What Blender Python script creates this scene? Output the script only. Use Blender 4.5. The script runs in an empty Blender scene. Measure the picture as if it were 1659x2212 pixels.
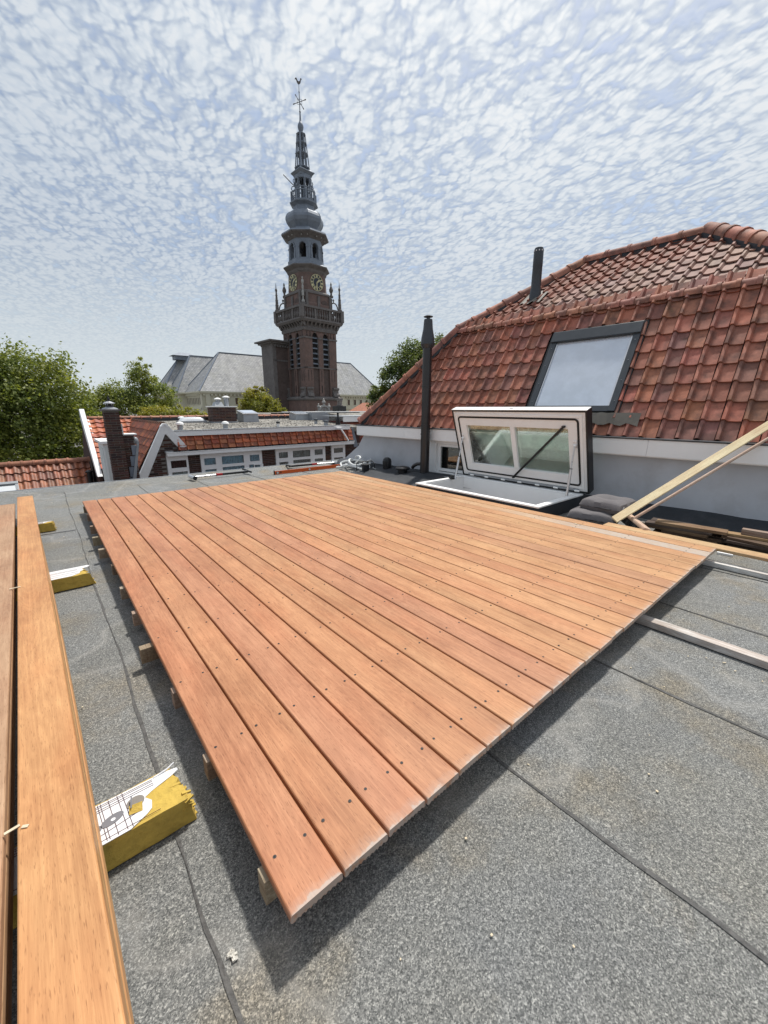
import bpy, bmesh, math, random
import numpy as np
from mathutils import Vector, Matrix

R = math.radians
random.seed(11)
rng = np.random.default_rng(11)
scene = bpy.context.scene
col = scene.collection

# ------------------------------------------------------------------ camera
cam_d = bpy.data.cameras.new("camera")
cam = bpy.data.objects.new("camera", cam_d)
col.objects.link(cam)
cam.location = (0, 0, 1.275)
cam.rotation_euler = (R(90 - 14.53), 0, R(-40.02))
cam_d.sensor_fit = 'VERTICAL'
cam_d.sensor_height = 36.0
cam_d.lens = 868.0 / 2212.0 * 36.0
cam_d.clip_start = 0.05
cam_d.clip_end = 3000
scene.camera = cam

# ------------------------------------------------------------------ exposure
scene.view_settings.view_transform = 'Standard'
scene.view_settings.look = 'None'
scene.view_settings.exposure = 0.44
scene.view_settings.gamma = 1.0
scene.view_settings.use_curve_mapping = False

# ------------------------------------------------------------------ node helper
class NT:
    def __init__(s, tree):
        s.t = tree
        s.L = tree.links
    def n(s, kind, attrs=None, **inp):
        nd = s.t.nodes.new(kind)
        for k, v in (attrs or {}).items():
            setattr(nd, k, v)
        for k, v in inp.items():
            key = int(k[1:]) if k[0] == '_' else k.replace('_', ' ')
            s.put(nd.inputs[key], v)
        return nd
    def put(s, sock, v):
        if isinstance(v, bpy.types.NodeSocket):
            s.L.new(v, sock)
        elif isinstance(v, bpy.types.Node):
            s.L.new(v.outputs[0], sock)
        else:
            if sock.type == 'RGBA' and len(v) == 3:
                v = (*v, 1)
            if sock.type == 'VECTOR' and len(v) == 4:
                v = v[:3]
            sock.default_value = v
    def math(s, op, a, b=0.0, c=0.0, clamp=False):
        nd = s.n('ShaderNodeMath', dict(operation=op, use_clamp=clamp), _0=a, _1=b)
        if op == 'MULTIPLY_ADD':
            s.put(nd.inputs[2], c)
        return nd.outputs[0]
    def vmath(s, op, a, b=(0, 0, 0)):
        nd = s.n('ShaderNodeVectorMath', dict(operation=op), _0=a, _1=b)
        return nd.outputs['Value'] if op in ('DOT_PRODUCT', 'LENGTH') else nd.outputs[0]
    def mix(s, f, a, b, blend='MIX'):
        nd = s.t.nodes.new('ShaderNodeMix')
        nd.data_type = 'RGBA'; nd.blend_type = blend
        s.put(nd.inputs[0], f); s.put(nd.inputs[6], a); s.put(nd.inputs[7], b)
        return nd.outputs[2]
    def ramp(s, f, stops, interp='LINEAR'):
        nd = s.t.nodes.new('ShaderNodeValToRGB')
        cr = nd.color_ramp; cr.interpolation = interp
        while len(cr.elements) < len(stops):
            cr.elements.new(0.5)
        for e, (p, c) in zip(cr.elements, stops):
            e.position = p
            e.color = (c, c, c, 1) if isinstance(c, (int, float)) else (*c, 1)
        s.put(nd.inputs[0], f)
        return nd.outputs[0]
    def noise(s, vec, scale=5.0, detail=4.0, rough=0.55, dist=0.0, dim='3D', w=None):
        nd = s.n('ShaderNodeTexNoise', dict(noise_dimensions=dim), Vector=vec, Scale=scale, Detail=detail, Roughness=rough, Distortion=dist)
        if w is not None:
            s.put(nd.inputs['W'], w)
        return nd.outputs[0]
    def scale3(s, vec, xyz):
        return s.vmath('MULTIPLY', vec, xyz)

# ------------------------------------------------------------------ sky
SUN_EL, SUN_AZ = 66.0, 68.0      # azimuth clockwise from +Y
world = bpy.data.worlds.new("World")
scene.world = world
world.use_nodes = True
world.cycles.sampling_method = 'MANUAL'
world.cycles.sample_map_resolution = 512
wt = world.node_tree
wt.nodes.clear()
W = NT(wt)
sky = W.n('ShaderNodeTexSky', dict(sky_type='NISHITA', sun_disc=False, sun_elevation=R(SUN_EL), sun_rotation=R(SUN_AZ), air_density=1.0, dust_density=1.4, ozone_density=1.5))
gen = W.n('ShaderNodeTexCoord').outputs['Generated']
sx = W.n('ShaderNodeSeparateXYZ', _0=gen)
zc = W.math('MAXIMUM', sx.outputs[2], 0.0)
den = W.math('ADD', zc, 0.10)
px = W.math('DIVIDE', sx.outputs[0], den)
py = W.math('DIVIDE', sx.outputs[1], den)
p0 = W.n('ShaderNodeCombineXYZ', _0=px, _1=py, _2=0.0).outputs[0]
rot = W.n('ShaderNodeVectorRotate', dict(rotation_type='Z_AXIS'), Vector=p0, Angle=R(28)).outputs[0]
big = W.noise(rot, 1.5, 4.0, 0.55)
def density(vec, full=True):
    wp_ = W.n('ShaderNodeTexNoise', Vector=vec, Scale=6.0, Detail=3.0, Roughness=0.5).outputs['Color']
    wp_ = W.vmath('MULTIPLY', W.vmath('SUBTRACT', wp_, (0.5, 0.5, 0.5)), (0.085, 0.085, 0))
    wq_ = W.n('ShaderNodeTexNoise', Vector=vec, Scale=45.0, Detail=3.0, Roughness=0.55).outputs['Color']
    wq_ = W.vmath('MULTIPLY', W.vmath('SUBTRACT', wq_, (0.5, 0.5, 0.5)), (0.010, 0.010, 0))
    q = W.vmath('ADD', W.vmath('ADD', vec, wp_), wq_)
    v1 = W.n('ShaderNodeTexVoronoi', dict(feature='SMOOTH_F1'), Vector=W.scale3(q, (1.0, 0.72, 1.0)), Scale=31.0, Smoothness=0.5, Randomness=1.0).outputs['Distance']
    puff = W.ramp(v1, [(0.16, 1.0), (0.42, 0.72), (0.60, 0.34), (0.80, 0.0)])
    v2 = W.n('ShaderNodeTexVoronoi', dict(feature='SMOOTH_F1'), Vector=W.scale3(q, (1.0, 0.8, 1.0)), Scale=66.0, Smoothness=0.5, Randomness=1.0).outputs['Distance']
    puff = W.math('MULTIPLY_ADD', W.math('SUBTRACT', 0.5, v2), 0.62, puff)
    if not full: return None, puff
    fb = W.noise(q, 60.0, 3.0, 0.6)
    mid = W.noise(W.scale3(q, (1, 0.45, 1)), 11.0, 4.0, 0.6)
    d = W.math('MULTIPLY_ADD', fb, 0.30, W.math('MULTIPLY_ADD', mid, 1.0, W.math('MULTIPLY', puff, 0.62)))
    return W.math('MULTIPLY_ADD', big, 1.35, d), puff
dn, pf = density(rot)
sdx, sdy = math.sin(R(SUN_AZ)), math.cos(R(SUN_AZ))
off_ = W.n('ShaderNodeVectorRotate', dict(rotation_type='Z_AXIS'), Vector=(sdx * .008, sdy * .008, 0), Angle=R(28)).outputs[0]
dn2, pf2 = density(W.vmath('ADD', rot, off_), False)
relief = W.math('MULTIPLY_ADD', W.math('SUBTRACT', pf, pf2), 0.62, 0.5, clamp=True)
cover = W.ramp(W.math('SUBTRACT', dn, 0.90, clamp=True), [(0.0, 0.0), (0.16, 0.30), (0.40, 0.84), (0.62, 1.0)])
veil = W.ramp(zc, [(0.0, 0.80), (0.05, 0.50), (0.14, 0.66), (0.5, 0.62), (1.0, 0.58)])
nearsun = W.math('MAXIMUM', W.vmath('DOT_PRODUCT', W.vmath('NORMALIZE', gen), (math.sin(R(SUN_AZ)) * math.cos(R(SUN_EL)), math.cos(R(SUN_AZ)) * math.cos(R(SUN_EL)), math.sin(R(SUN_EL)))), 0.0)
veil = W.math('MULTIPLY_ADD', W.ramp(nearsun, [(0.62, 0.0), (0.93, 1.0)]), 0.34, veil, clamp=True)
cover = W.math('MAXIMUM', cover, W.math('MULTIPLY', veil, W.ramp(big, [(0.3, 0.62), (0.60, 1.0)])))
body = W.math('MULTIPLY_ADD', W.math('SUBTRACT', dn, 1.34, clamp=True), 0.95, W.math('MULTIPLY', relief, 0.66), clamp=True)
thick = W.ramp(body, [(0.16, (0.56, 0.635, 0.765)), (0.55, (0.80, 0.845, 0.90)), (0.75, (0.93, 0.96, 0.985)), (1.0, (1.04, 1.04, 1.03))])
sund = (math.sin(R(SUN_AZ)) * math.cos(R(SUN_EL)), math.cos(R(SUN_AZ)) * math.cos(R(SUN_EL)), math.sin(R(SUN_EL)))
fw = W.math('MAXIMUM', W.vmath('DOT_PRODUCT', W.vmath('NORMALIZE', gen), sund), 0.0)
glow = W.math('MULTIPLY_ADD', W.math('POWER', fw, 3.0), 3.2, 4.55)
cl = W.vmath('MULTIPLY', thick, W.n('ShaderNodeCombineXYZ', _0=glow, _1=glow, _2=glow).outputs[0])
cl = W.vmath('MULTIPLY', cl, W.ramp(fw, [(0.50, (0.83, 0.91, 1.02)), (0.72, (0.90, 0.95, 1.01)), (0.93, (1.0, 1.0, 1.0))]))
skyb = W.vmath('MULTIPLY', sky.outputs[0], (1.34, 1.24, 1.12))
hz = W.ramp(W.math('MULTIPLY_ADD', W.math('SUBTRACT', big, 0.5), 0.10, zc), [(0.02, 0.92), (0.10, 0.72), (0.30, 0.0)])
final = W.mix(hz, W.mix(cover, skyb, cl), (4.9, 5.35, 5.55))
bg = W.n('ShaderNodeBackground', Color=final, Strength=0.105)
W.n('ShaderNodeOutputWorld', Surface=bg)

sun_d = bpy.data.lights.new("sun", 'SUN')
sun_d.energy = 3.1
sun_d.angle = R(4.0)
sun_d.color = (1.0, 0.955, 0.89)
sun = bpy.data.objects.new("sun", sun_d)
col.objects.link(sun)
sun.rotation_euler = Vector(sund).to_track_quat('Z', 'Y').to_euler()

# ------------------------------------------------------------------ materials
def newmat(name):
    m = bpy.data.materials.new(name)
    m.use_nodes = True
    m.node_tree.nodes.clear()
    return m, NT(m.node_tree)

def finish(n, color, rough, bump=None, bstr=0.3, bdist=0.01, metallic=0.0, spec=0.5, extra=None):
    b = n.n('ShaderNodeBsdfPrincipled', Roughness=rough, Metallic=metallic)
    n.put(b.inputs['Base Color'], color)
    n.put(b.inputs['Specular IOR Level'], spec)
    if bump is not None:
        n.put(b.inputs['Normal'], n.n('ShaderNodeBump', Strength=bstr, Distance=bdist, Height=bump).outputs[0])
    for k, v in (extra or {}).items():
        n.put(b.inputs[k], v)
    n.n('ShaderNodeOutputMaterial', Surface=b)
    return b

def pmat(name, color, rough=0.6, var=0.25, scale=8.0, bump=0.15, metallic=0.0, objcol=False, stretch=(1, 1, 1), dirt=0.3, spec=0.4, dirtcol=None, bdist=0.01):
    m, n = newmat(name)
    tc = n.n('ShaderNodeTexCoord').outputs['Object']
    oi = n.n('ShaderNodeObjectInfo')
    v = n.vmath('ADD', n.scale3(tc, stretch), n.n('ShaderNodeCombineXYZ', _0=n.math('MULTIPLY', oi.outputs['Random'], 37.0), _1=n.math('MULTIPLY', oi.outputs['Random'], 11.0), _2=0.0).outputs[0])
    base = oi.outputs['Color'] if objcol else (*color, 1)
    a = n.noise(v, scale, 6, 0.6)
    b = n.noise(v, scale * 0.23, 3, 0.5)
    f = n.math('MULTIPLY_ADD', n.math('ADD', a, b), var, 1.0 - var)
    fc = n.n('ShaderNodeCombineXYZ', _0=f, _1=f, _2=f).outputs[0]
    c = n.vmath('MULTIPLY', base, fc)
    d = n.ramp(n.noise(v, scale * 0.6, 7, 0.68), [(0.50, 0.0), (0.74, 1.0)])
    c = n.mix(n.math('MULTIPLY', d, dirt), c, dirtcol or tuple(x * 0.35 for x in color))
    rr = n.math('MULTIPLY_ADD', a, 0.25, rough - 0.12)
    finish(n, c, rr, a, bump, bdist, metallic, spec)
    return m

M = {}
def deckwood(name, objcol=True, color=(0.4, 0.18, 0.08), gloss=0.5, contrast=1.0, dust=True, dustlen=0.0):
    m, n = newmat(name)
    tc = n.n('ShaderNodeTexCoord').outputs['Object']
    oi = n.n('ShaderNodeObjectInfo')
    rnd = oi.outputs['Random']
    off = n.n('ShaderNodeCombineXYZ', _0=n.math('MULTIPLY', rnd, 91.0), _1=n.math('MULTIPLY', rnd, 53.0), _2=n.math('MULTIPLY', rnd, 17.0)).outputs[0]
    v = n.vmath('ADD', tc, off)
    fine = n.noise(n.scale3(v, (1, 0.035, 1)), 330, 4, 0.65)
    fibre = n.noise(n.scale3(v, (1, 0.02, 1)), 90, 5, 0.6, 0.6)
    wv = n.noise(n.scale3(v, (1, 0.16, 1)), 9, 3, 0.5, 0.8)
    rings = n.math('ABSOLUTE', n.math('SINE', n.math('MULTIPLY', wv, 34.0)))
    patch = n.noise(n.scale3(v, (1, 0.35, 1)), 4.5, 4, 0.6)
    blot = n.noise(n.scale3(v, (1, 0.5, 1)), 14, 5, 0.6)
    pore = n.ramp(n.noise(n.scale3(v, (1, 0.09, 1)), 420, 2, 0.5), [(0.60, 0.0), (0.70, 1.0)])
    base = oi.outputs['Color'] if objcol else (*color, 1)
    k = n.math('MULTIPLY_ADD', n.math('SUBTRACT', fibre, 0.5), 0.62 * contrast, 1.0)
    k = n.math('MULTIPLY_ADD', n.math('SUBTRACT', patch, 0.5), 0.75 * contrast, k)
    k = n.math('MULTIPLY_ADD', n.math('SUBTRACT', blot, 0.5), 0.34 * contrast, k)
    k = n.math('MULTIPLY_ADD', n.math('SUBTRACT', fine, 0.5), 0.42 * contrast, k)
    k = n.math('MULTIPLY_ADD', rings, -0.10 * contrast, k)
    c = n.vmath('MULTIPLY', base, n.n('ShaderNodeCombineXYZ', _0=k, _1=n.math('POWER', k, 1.25), _2=n.math('POWER', k, 1.4)).outputs[0])
    red = n.ramp(n.noise(n.scale3(v, (1, 0.28, 1)), 6.0, 4, 0.55), [(0.45, 0.0), (0.72, 1.0)])
    c = n.mix(n.math('MULTIPLY', red, 0.4), c, n.vmath('MULTIPLY', c, (0.98, 0.72, 0.62)))
    c = n.mix(n.math('MULTIPLY', pore, 0.62), c, n.vmath('MULTIPLY', c, (0.45, 0.38, 0.33)))
    if dust:   # pale saw dust and wear, only within the last few centimetres of the sawn end
        sy = n.n('ShaderNodeSeparateXYZ', _0=tc).outputs[1]
        ed = n.ramp(n.math('ADD', sy, n.math('MULTIPLY', n.math('SUBTRACT', n.noise(v, 25, 4, 0.6), 0.5), 0.06)), [(0.0, 0.7), (0.006, 0.20), (0.034, 0.0)])
        if dustlen:
            e2 = n.ramp(n.math('DIVIDE', n.math('ADD', sy, n.math('MULTIPLY', n.noise(n.scale3(v, (1, .3, 1)), 9, 5, 0.65), 0.9)), dustlen), [(0.45, 0.8), (1.0, 0.0)])
            ed = n.math('MAXIMUM', ed, n.math('MULTIPLY', e2, n.ramp(n.noise(v, 30, 5, 0.7), [(0.3, 0.55), (0.6, 1.0)])))
        c = n.mix(ed, c, (0.42, 0.385, 0.345, 1))
    h = n.math('ADD', n.math('MULTIPLY', fine, 0.6), n.math('MULTIPLY', fibre, 0.5))
    finish(n, c, n.math('MULTIPLY_ADD', blot, 0.22, gloss - 0.08), h, 0.22, 0.002, spec=0.35)
    return m
M['deck'] = deckwood('hardwood_decking')
M['dusty'] = deckwood('dusty_decking', dustlen=2.6)
M['oldwood'] = deckwood('weathered_wood', contrast=1.5, gloss=0.75, dust=False)
M['pine'] = deckwood('pine_lath', contrast=0.7, gloss=0.6, dust=False)

def bitumen():
    m, n = newmat('mineral_bitumen')
    tc = n.n('ShaderNodeNewGeometry').outputs['Position']
    v = n.n('ShaderNodeTexVoronoi', dict(feature='F1'), Vector=tc, Scale=330.0)
    g = n.math('MULTIPLY', n.n('ShaderNodeSeparateXYZ', _0=v.outputs['Color']).outputs[0], 1.0)
    g2 = n.noise(tc, 170, 4, 0.75)
    g3 = n.noise(tc, 70, 4, 0.65)
    k = n.math('ADD', n.math('MULTIPLY', g, 0.26), n.math('MULTIPLY_ADD', g2, 0.50, n.math("MULTIPLY_ADD", g3, 0.28, 0.082)))
    c = n.ramp(k, [(0.30, (0.022, 0.024, 0.026)), (0.50, (0.105, 0.110, 0.112)), (0.66, (0.215, 0.222, 0.222)), (0.84, (0.52, 0.525, 0.51))])
    big = n.noise(tc, 1.1, 5, 0.6)
    c = n.mix(n.ramp(big, [(0.38, 0.0), (0.66, 0.55)]), c, n.vmath('MULTIPLY', c, (1.12, 1.04, 0.88)))
    br = n.noise(n.vmath('ADD', tc, (3.1, 7.7, 0)), 1.9, 6, 0.62)
    c = n.mix(n.ramp(br, [(0.50, 0.0), (0.72, 0.75)]), c, n.vmath('MULTIPLY', c, (1.12, 0.90, 0.60)))
    dk = n.noise(n.vmath('ADD', tc, (9.0, 1.0, 0)), 2.6, 6, 0.65)
    c = n.mix(n.ramp(dk, [(0.5, 0.0), (0.78, 0.5)]), c, n.vmath('MULTIPLY', c, (0.62, 0.62, 0.64)))
    pd = n.noise(n.vmath('ADD', tc, (2.0, 5.0, 0)), 0.9, 3, 0.45)
    ring = n.ramp(n.math('ABSOLUTE', n.math('SUBTRACT', pd, 0.52)), [(0.0, 1.0), (0.007, 0.5), (0.022, 0.0)])
    c = n.mix(n.math('MULTIPLY', ring, 0.28), c, (0.40, 0.385, 0.35, 1))
    pool = n.ramp(pd, [(0.52, 0.0), (0.56, 0.30)])
    c = n.mix(pool, c, n.vmath('MULTIPLY', c, (0.80, 0.78, 0.72)))
    finish(n, c, n.math('MULTIPLY_ADD', g, -0.3, 0.92), n.math('ADD', g2, n.math('MULTIPLY', g, 0.6)), 0.8, 0.004, spec=0.45)
    return m
M['bitumen'] = bitumen()

def tile_mat(name, moss=0.35, dark=(0.115, 0.062, 0.050), rough=0.55, spec=0.45):
    m, n = newmat(name)
    tc = n.n('ShaderNodeTexCoord').outputs['Object']
    oi = n.n('ShaderNodeObjectInfo'); rnd = oi.outputs['Random']
    off = n.n('ShaderNodeCombineXYZ', _0=n.math('MULTIPLY', rnd, 91.0), _1=n.math('MULTIPLY', rnd, 53.0), _2=n.math('MULTIPLY', rnd, 17.0)).outputs[0]
    v = n.vmath('ADD', tc, off)
    a = n.noise(v, 13, 5, 0.6); b = n.noise(v, 60, 4, 0.7); e = n.noise(v, 6, 3, 0.5)
    k = n.math('ADD', n.math('MULTIPLY_ADD', a, 0.75, 0.38), n.math('MULTIPLY', b, 0.5))
    c = n.vmath('MULTIPLY', oi.outputs['Color'], n.n('ShaderNodeCombineXYZ', _0=k, _1=k, _2=k).outputs[0])
    c = n.mix(n.ramp(e, [(0.46, 0.0), (0.66, 0.70)]), c, (*dark, 1))
    mo = n.math('MULTIPLY', n.ramp(n.noise(n.vmath('ADD', v, (5, 5, 5)), 8, 5, 0.65), [(0.52, 0.0), (0.72, 1.0)]), n.math('MULTIPLY', n.ramp(rnd, [(0.55, 0.0), (0.95, 1.0)]), moss))
    c = n.mix(mo, c, (0.075, 0.080, 0.030, 1))
    sp = n.ramp(n.noise(v, 150, 2, 0.5), [(0.68, 0.0), (0.76, 0.35)])
    c = n.mix(sp, c, (0.30, 0.24, 0.18, 1))
    finish(n, c, n.math('MULTIPLY_ADD', b, 0.3, rough - 0.15), n.math('ADD', a, n.math('MULTIPLY', b, 0.5)), 0.35, 0.006, spec=spec)
    return m
M['tile'] = tile_mat('clay_roof_tile', rough=0.72, spec=0.28)
M['otile'] = tile_mat('orange_clay_tile', moss=0.25, dark=(0.10, 0.035, 0.02))
M['slate'] = None
def slate():
    m, n = newmat('slate_roofing')
    tc = n.n('ShaderNodeTexCoord').outputs['UV']
    br = n.n('ShaderNodeTexBrick', dict(offset=0.5), Vector=tc, Color1=(0.25, 0.255, 0.265), Color2=(0.39, 0.39, 0.39), Mortar=(0.12, 0.125, 0.135), Scale=1.0, Mortar_Size=0.03, Brick_Width=0.55, Row_Height=0.32)
    st = n.noise(n.scale3(tc, (1, 0.25, 1)), 1.2, 6, 0.65)
    c = n.vmath('MULTIPLY', br.outputs[0], n.ramp(st, [(0.3, 0.72), (0.7, 1.25)]))
    c = n.mix(n.ramp(n.noise(tc, 0.5, 5, 0.6), [(0.45, 0.0), (0.7, 0.45)]), c, (0.30, 0.30, 0.25, 1))
    finish(n, c, 0.6, br.outputs[1], 0.4, 0.02)
    return m
M['slate'] = slate()
M['brick'] = pmat('dark_brick', (0.07, 0.035, 0.026), 0.85, 0.35, 30, 0.4, objcol=True, dirt=0.35)
M['mortar'] = pmat('mortar', (0.22, 0.20, 0.18), 0.9, 0.3, 40, 0.4)
M['white'] = pmat('white_paint', (0.90, 0.90, 0.89), 0.45, 0.08, 6, 0.04, dirt=0.07, dirtcol=(0.45, 0.43, 0.39))
M['oldwhite'] = pmat('weathered_white_paint', (0.85, 0.85, 0.84), 0.6, 0.16, 5, 0.1, dirt=0.28, dirtcol=(0.40, 0.38, 0.34))
M['zinc'] = pmat('zinc', (0.34, 0.36, 0.38), 0.45, 0.25, 9, 0.06, metallic=0.35, dirt=0.3)
M['lead'] = pmat('lead_sheet', (0.21, 0.235, 0.275), 0.5, 0.45, 2.5, 0.1, metallic=0.25, dirt=0.35)
M['darkgrey'] = pmat('anthracite_metal', (0.055, 0.062, 0.07), 0.38, 0.15, 12, 0.04, metallic=0.2, dirt=0.2)
M['black'] = pmat('black_plastic', (0.012, 0.012, 0.013), 0.38, 0.3, 15, 0.05, dirt=0.15, dirtcol=(0.06, 0.06, 0.06))
M['flue'] = pmat('black_flue_pipe', (0.016, 0.014, 0.015), 0.33, 0.3, 6, 0.03, dirt=0.2, dirtcol=(0.05, 0.04, 0.04), spec=0.6)
M['steel'] = pmat('brushed_steel', (0.62, 0.62, 0.63), 0.3, 0.12, 30, 0.03, metallic=0.8, dirt=0.15)
M['render'] = pmat('cement_render', (0.50, 0.515, 0.545), 0.92, 0.40, 2.6, 0.35, dirt=0.65, dirtcol=(0.36, 0.345, 0.34), bdist=0.004)
M['tar'] = pmat('black_tar_sheet', (0.030, 0.034, 0.040), 0.6, 0.45, 7, 0.5, dirt=0.5, dirtcol=(0.10, 0.10, 0.11))
M['bleed'] = pmat('bitumen_bleed', (0.13, 0.127, 0.122), 0.9, 0.7, 60, 0.8, dirt=0.8, dirtcol=(0.03, 0.03, 0.03), spec=0.2)
M['gravel'] = None
def gravel():
    m, n = newmat('roof_gravel')
    tc = n.n('ShaderNodeNewGeometry').outputs['Position']
    v = n.n('ShaderNodeTexVoronoi', Vector=tc, Scale=17.0)
    g = n.n('ShaderNodeSeparateXYZ', _0=v.outputs['Color']).outputs[0]
    c = n.ramp(g, [(0.0, (0.13, 0.12, 0.10)), (0.5, (0.27, 0.25, 0.215)), (1.0, (0.50, 0.475, 0.43))])
    b = n.noise(tc, 1.1, 6, 0.65)
    c = n.mix(n.ramp(b, [(0.40, 0.0), (0.62, 0.8)]), c, n.vmath('MULTIPLY', c, (0.42, 0.43, 0.44)))
    finish(n, c, 0.9, v.outputs['Distance'], 0.9, 0.04)
    return m
M['gravel'] = gravel()
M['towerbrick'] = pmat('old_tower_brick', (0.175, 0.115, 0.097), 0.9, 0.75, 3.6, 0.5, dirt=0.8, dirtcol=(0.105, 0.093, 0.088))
M['darkbrick'] = pmat('darker_tower_brick', (0.115, 0.085, 0.075), 0.9, 0.65, 3.0, 0.4, dirt=0.5)  # darker brick tone for shaft core, recessed panels, niches and annex
M['stone'] = pmat('dark_sandstone', (0.165, 0.148, 0.140), 0.85, 0.65, 3.2, 0.5, dirt=0.75, dirtcol=(0.075, 0.066, 0.064))
M['palestone'] = pmat('pale_sandstone', (0.40, 0.385, 0.36), 0.8, 0.35, 3, 0.3, dirt=0.4)
M['cream'] = pmat('cream_plaster', (0.66, 0.62, 0.48), 0.8, 0.25, 1.2, 0.15, dirt=0.35, dirtcol=(0.30, 0.28, 0.22))
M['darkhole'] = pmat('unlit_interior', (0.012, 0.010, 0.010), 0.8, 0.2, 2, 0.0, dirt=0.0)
M['oldbrown'] = pmat('brown_shutter', (0.10, 0.055, 0.04), 0.7, 0.3, 3, 0.1)
M['gold'] = pmat('gilding', (0.62, 0.56, 0.32), 0.45, 0.15, 5, 0.05, metallic=0.1, dirt=0.15)
M['dialblue'] = pmat('clock_dial', (0.04, 0.045, 0.06), 0.6, 0.2, 3, 0.05)
M['wool'] = pmat('mineral_wool', (0.52, 0.36, 0.075), 0.95, 0.45, 38, 0.9, dirt=0.5, dirtcol=(0.24, 0.17, 0.035), bdist=0.01)
M['facing'] = pmat('printed_white_facing', (0.70, 0.70, 0.71), 0.45, 0.30, 30, 0.5, dirt=0.35, dirtcol=(0.5, 0.48, 0.44))
M['ink'] = pmat('dark_print', (0.17, 0.17, 0.185), 0.6, 0.2, 20, 0.02)
M['inkline'] = pmat('maroon_print_line', (0.06, 0.02, 0.03), 0.6, 0.2, 20, 0.02)
M['cushion'] = pmat('charcoal_cushion_fabric', (0.145, 0.135, 0.138), 0.9, 0.3, 45, 0.3, dirt=0.3, dirtcol=(0.14, 0.13, 0.13))
M['orange'] = pmat('orange_enamel', (0.62, 0.115, 0.02), 0.4, 0.15, 15, 0.03, dirt=0.15)
M['screwhead'] = pmat('dark_screw_hole', (0.055, 0.042, 0.035), 0.6, 0.3, 60, 0.0)  # dark brown stands in for the shade in sunken screw holes
M['red'] = pmat('red_plastic', (0.45, 0.015, 0.02), 0.35, 0.15, 15, 0.03)
M['hose'] = pmat('white_conduit', (0.74, 0.75, 0.73), 0.5, 0.12, 30, 0.05, dirt=0.12)
M['rubber'] = pmat('black_rubber', (0.016, 0.016, 0.017), 0.55, 0.3, 20, 0.1)
M['bark'] = pmat('tree_bark', (0.085, 0.065, 0.05), 0.9, 0.5, 6, 0.6)
M['ground'] = pmat('street_ground', (0.13, 0.125, 0.115), 0.9, 0.4, 0.2, 0.2)
M['curtain'] = pmat('pale_blue_curtain', (0.52, 0.74, 0.86), 0.85, 0.5, 9, 0.3, stretch=(6, 1, 0.2), dirt=0.25, dirtcol=(0.25, 0.42, 0.55))
M['netcurtain'] = pmat('grey_net_curtain', (0.66, 0.70, 0.68), 0.85, 0.3, 9, 0.2, stretch=(6, 1, 0.2))
M['redcurtain'] = pmat('dark_red_curtain', (0.08, 0.018, 0.02), 0.85, 0.5, 9, 0.2, stretch=(6, 1, 0.2))
M['chip'] = pmat('pale_splinter', (0.66, 0.56, 0.40), 0.8, 0.3, 40, 0.2)
M['mortarlump'] = pmat('dried_mortar', (0.62, 0.60, 0.54), 0.9, 0.4, 60, 0.6)
M['whitetag'] = pmat('white_label', (0.7, 0.7, 0.7), 0.6, 0.1, 20, 0.0)

def glass(name, tint, refl_rough=0.02, trans=0.85, base=(0.1, 0.13, 0.13), edge=1.45):
    m, n = newmat(name)
    tc = n.n('ShaderNodeTexCoord').outputs['Object']
    w = n.noise(tc, 2.0, 2, 0.5)
    bm = n.n('ShaderNodeBump', Strength=0.02, Distance=0.05, Height=w).outputs[0]
    tr = n.n('ShaderNodeBsdfTransparent', Color=tint)
    gl = n.n('ShaderNodeBsdfGlossy', Color=(1, 1, 1), Roughness=refl_rough, Normal=bm)
    df = n.n('ShaderNodeBsdfDiffuse', Color=base)
    smu = n.ramp(n.noise(tc, 5, 5, 0.65), [(0.4, 0.0), (0.8, 0.18)])
    body = n.n('ShaderNodeMixShader', _0=n.math('SUBTRACT', trans, smu, clamp=True), _1=df, _2=tr)
    fr = n.n('ShaderNodeFresnel', IOR=edge, Normal=bm)
    mx = n.n('ShaderNodeMixShader', _0=n.math('MULTIPLY_ADD', fr, 1.3, 0.03, clamp=True), _1=body, _2=gl)
    n.n('ShaderNodeOutputMaterial', Surface=mx)
    return m
M['greenglass'] = glass('green_tinted_glass', (0.89, 0.96, 0.92), trans=0.92, base=(0.52, 0.60, 0.56))
M['roofglass'] = glass('roof_window_glass', (0.25, 0.30, 0.36), trans=0.12, base=(0.58, 0.64, 0.73), refl_rough=0.12, edge=1.9)  # pale blue diffuse base stands in for sky reflected in the pane
M['winglass'] = glass('window_glass', (0.94, 0.97, 0.97), trans=0.97, base=(0.03, 0.035, 0.035))
M['dome'] = glass('acrylic_dome', (0.8, 0.82, 0.84), trans=0.15, base=(0.62, 0.65, 0.68), refl_rough=0.2)

def leafmat(name, dark, light, tr=0.45):
    m, n = newmat(name)
    g = n.n('ShaderNodeNewGeometry')
    c = n.ramp(g.outputs['Random Per Island'], [(0.0, dark), (0.55, tuple((a + b) / 2 for a, b in zip(dark, light))), (1.0, light)])
    nz = n.noise(g.outputs['Position'], 0.45, 4, 0.6)
    c = n.vmath('MULTIPLY', c, n.ramp(nz, [(0.3, (0.75, 0.85, 0.9)), (0.7, (1.25, 1.12, 0.85))]))
    d = n.n('ShaderNodeBsdfPrincipled', Roughness=0.5)
    n.put(d.inputs['Base Color'], c); n.put(d.inputs['Specular IOR Level'], 0.35)
    t = n.n('ShaderNodeBsdfTranslucent', Color=n.vmath('MULTIPLY', c, (1.25, 1.25, 0.55)))
    n.n('ShaderNodeOutputMaterial', Surface=n.n('ShaderNodeMixShader', _0=tr, _1=d, _2=t))
    return m
M['leaf_dark'] = leafmat('linden_leaves', (0.11, 0.15, 0.036), (0.29, 0.32, 0.095))
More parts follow.
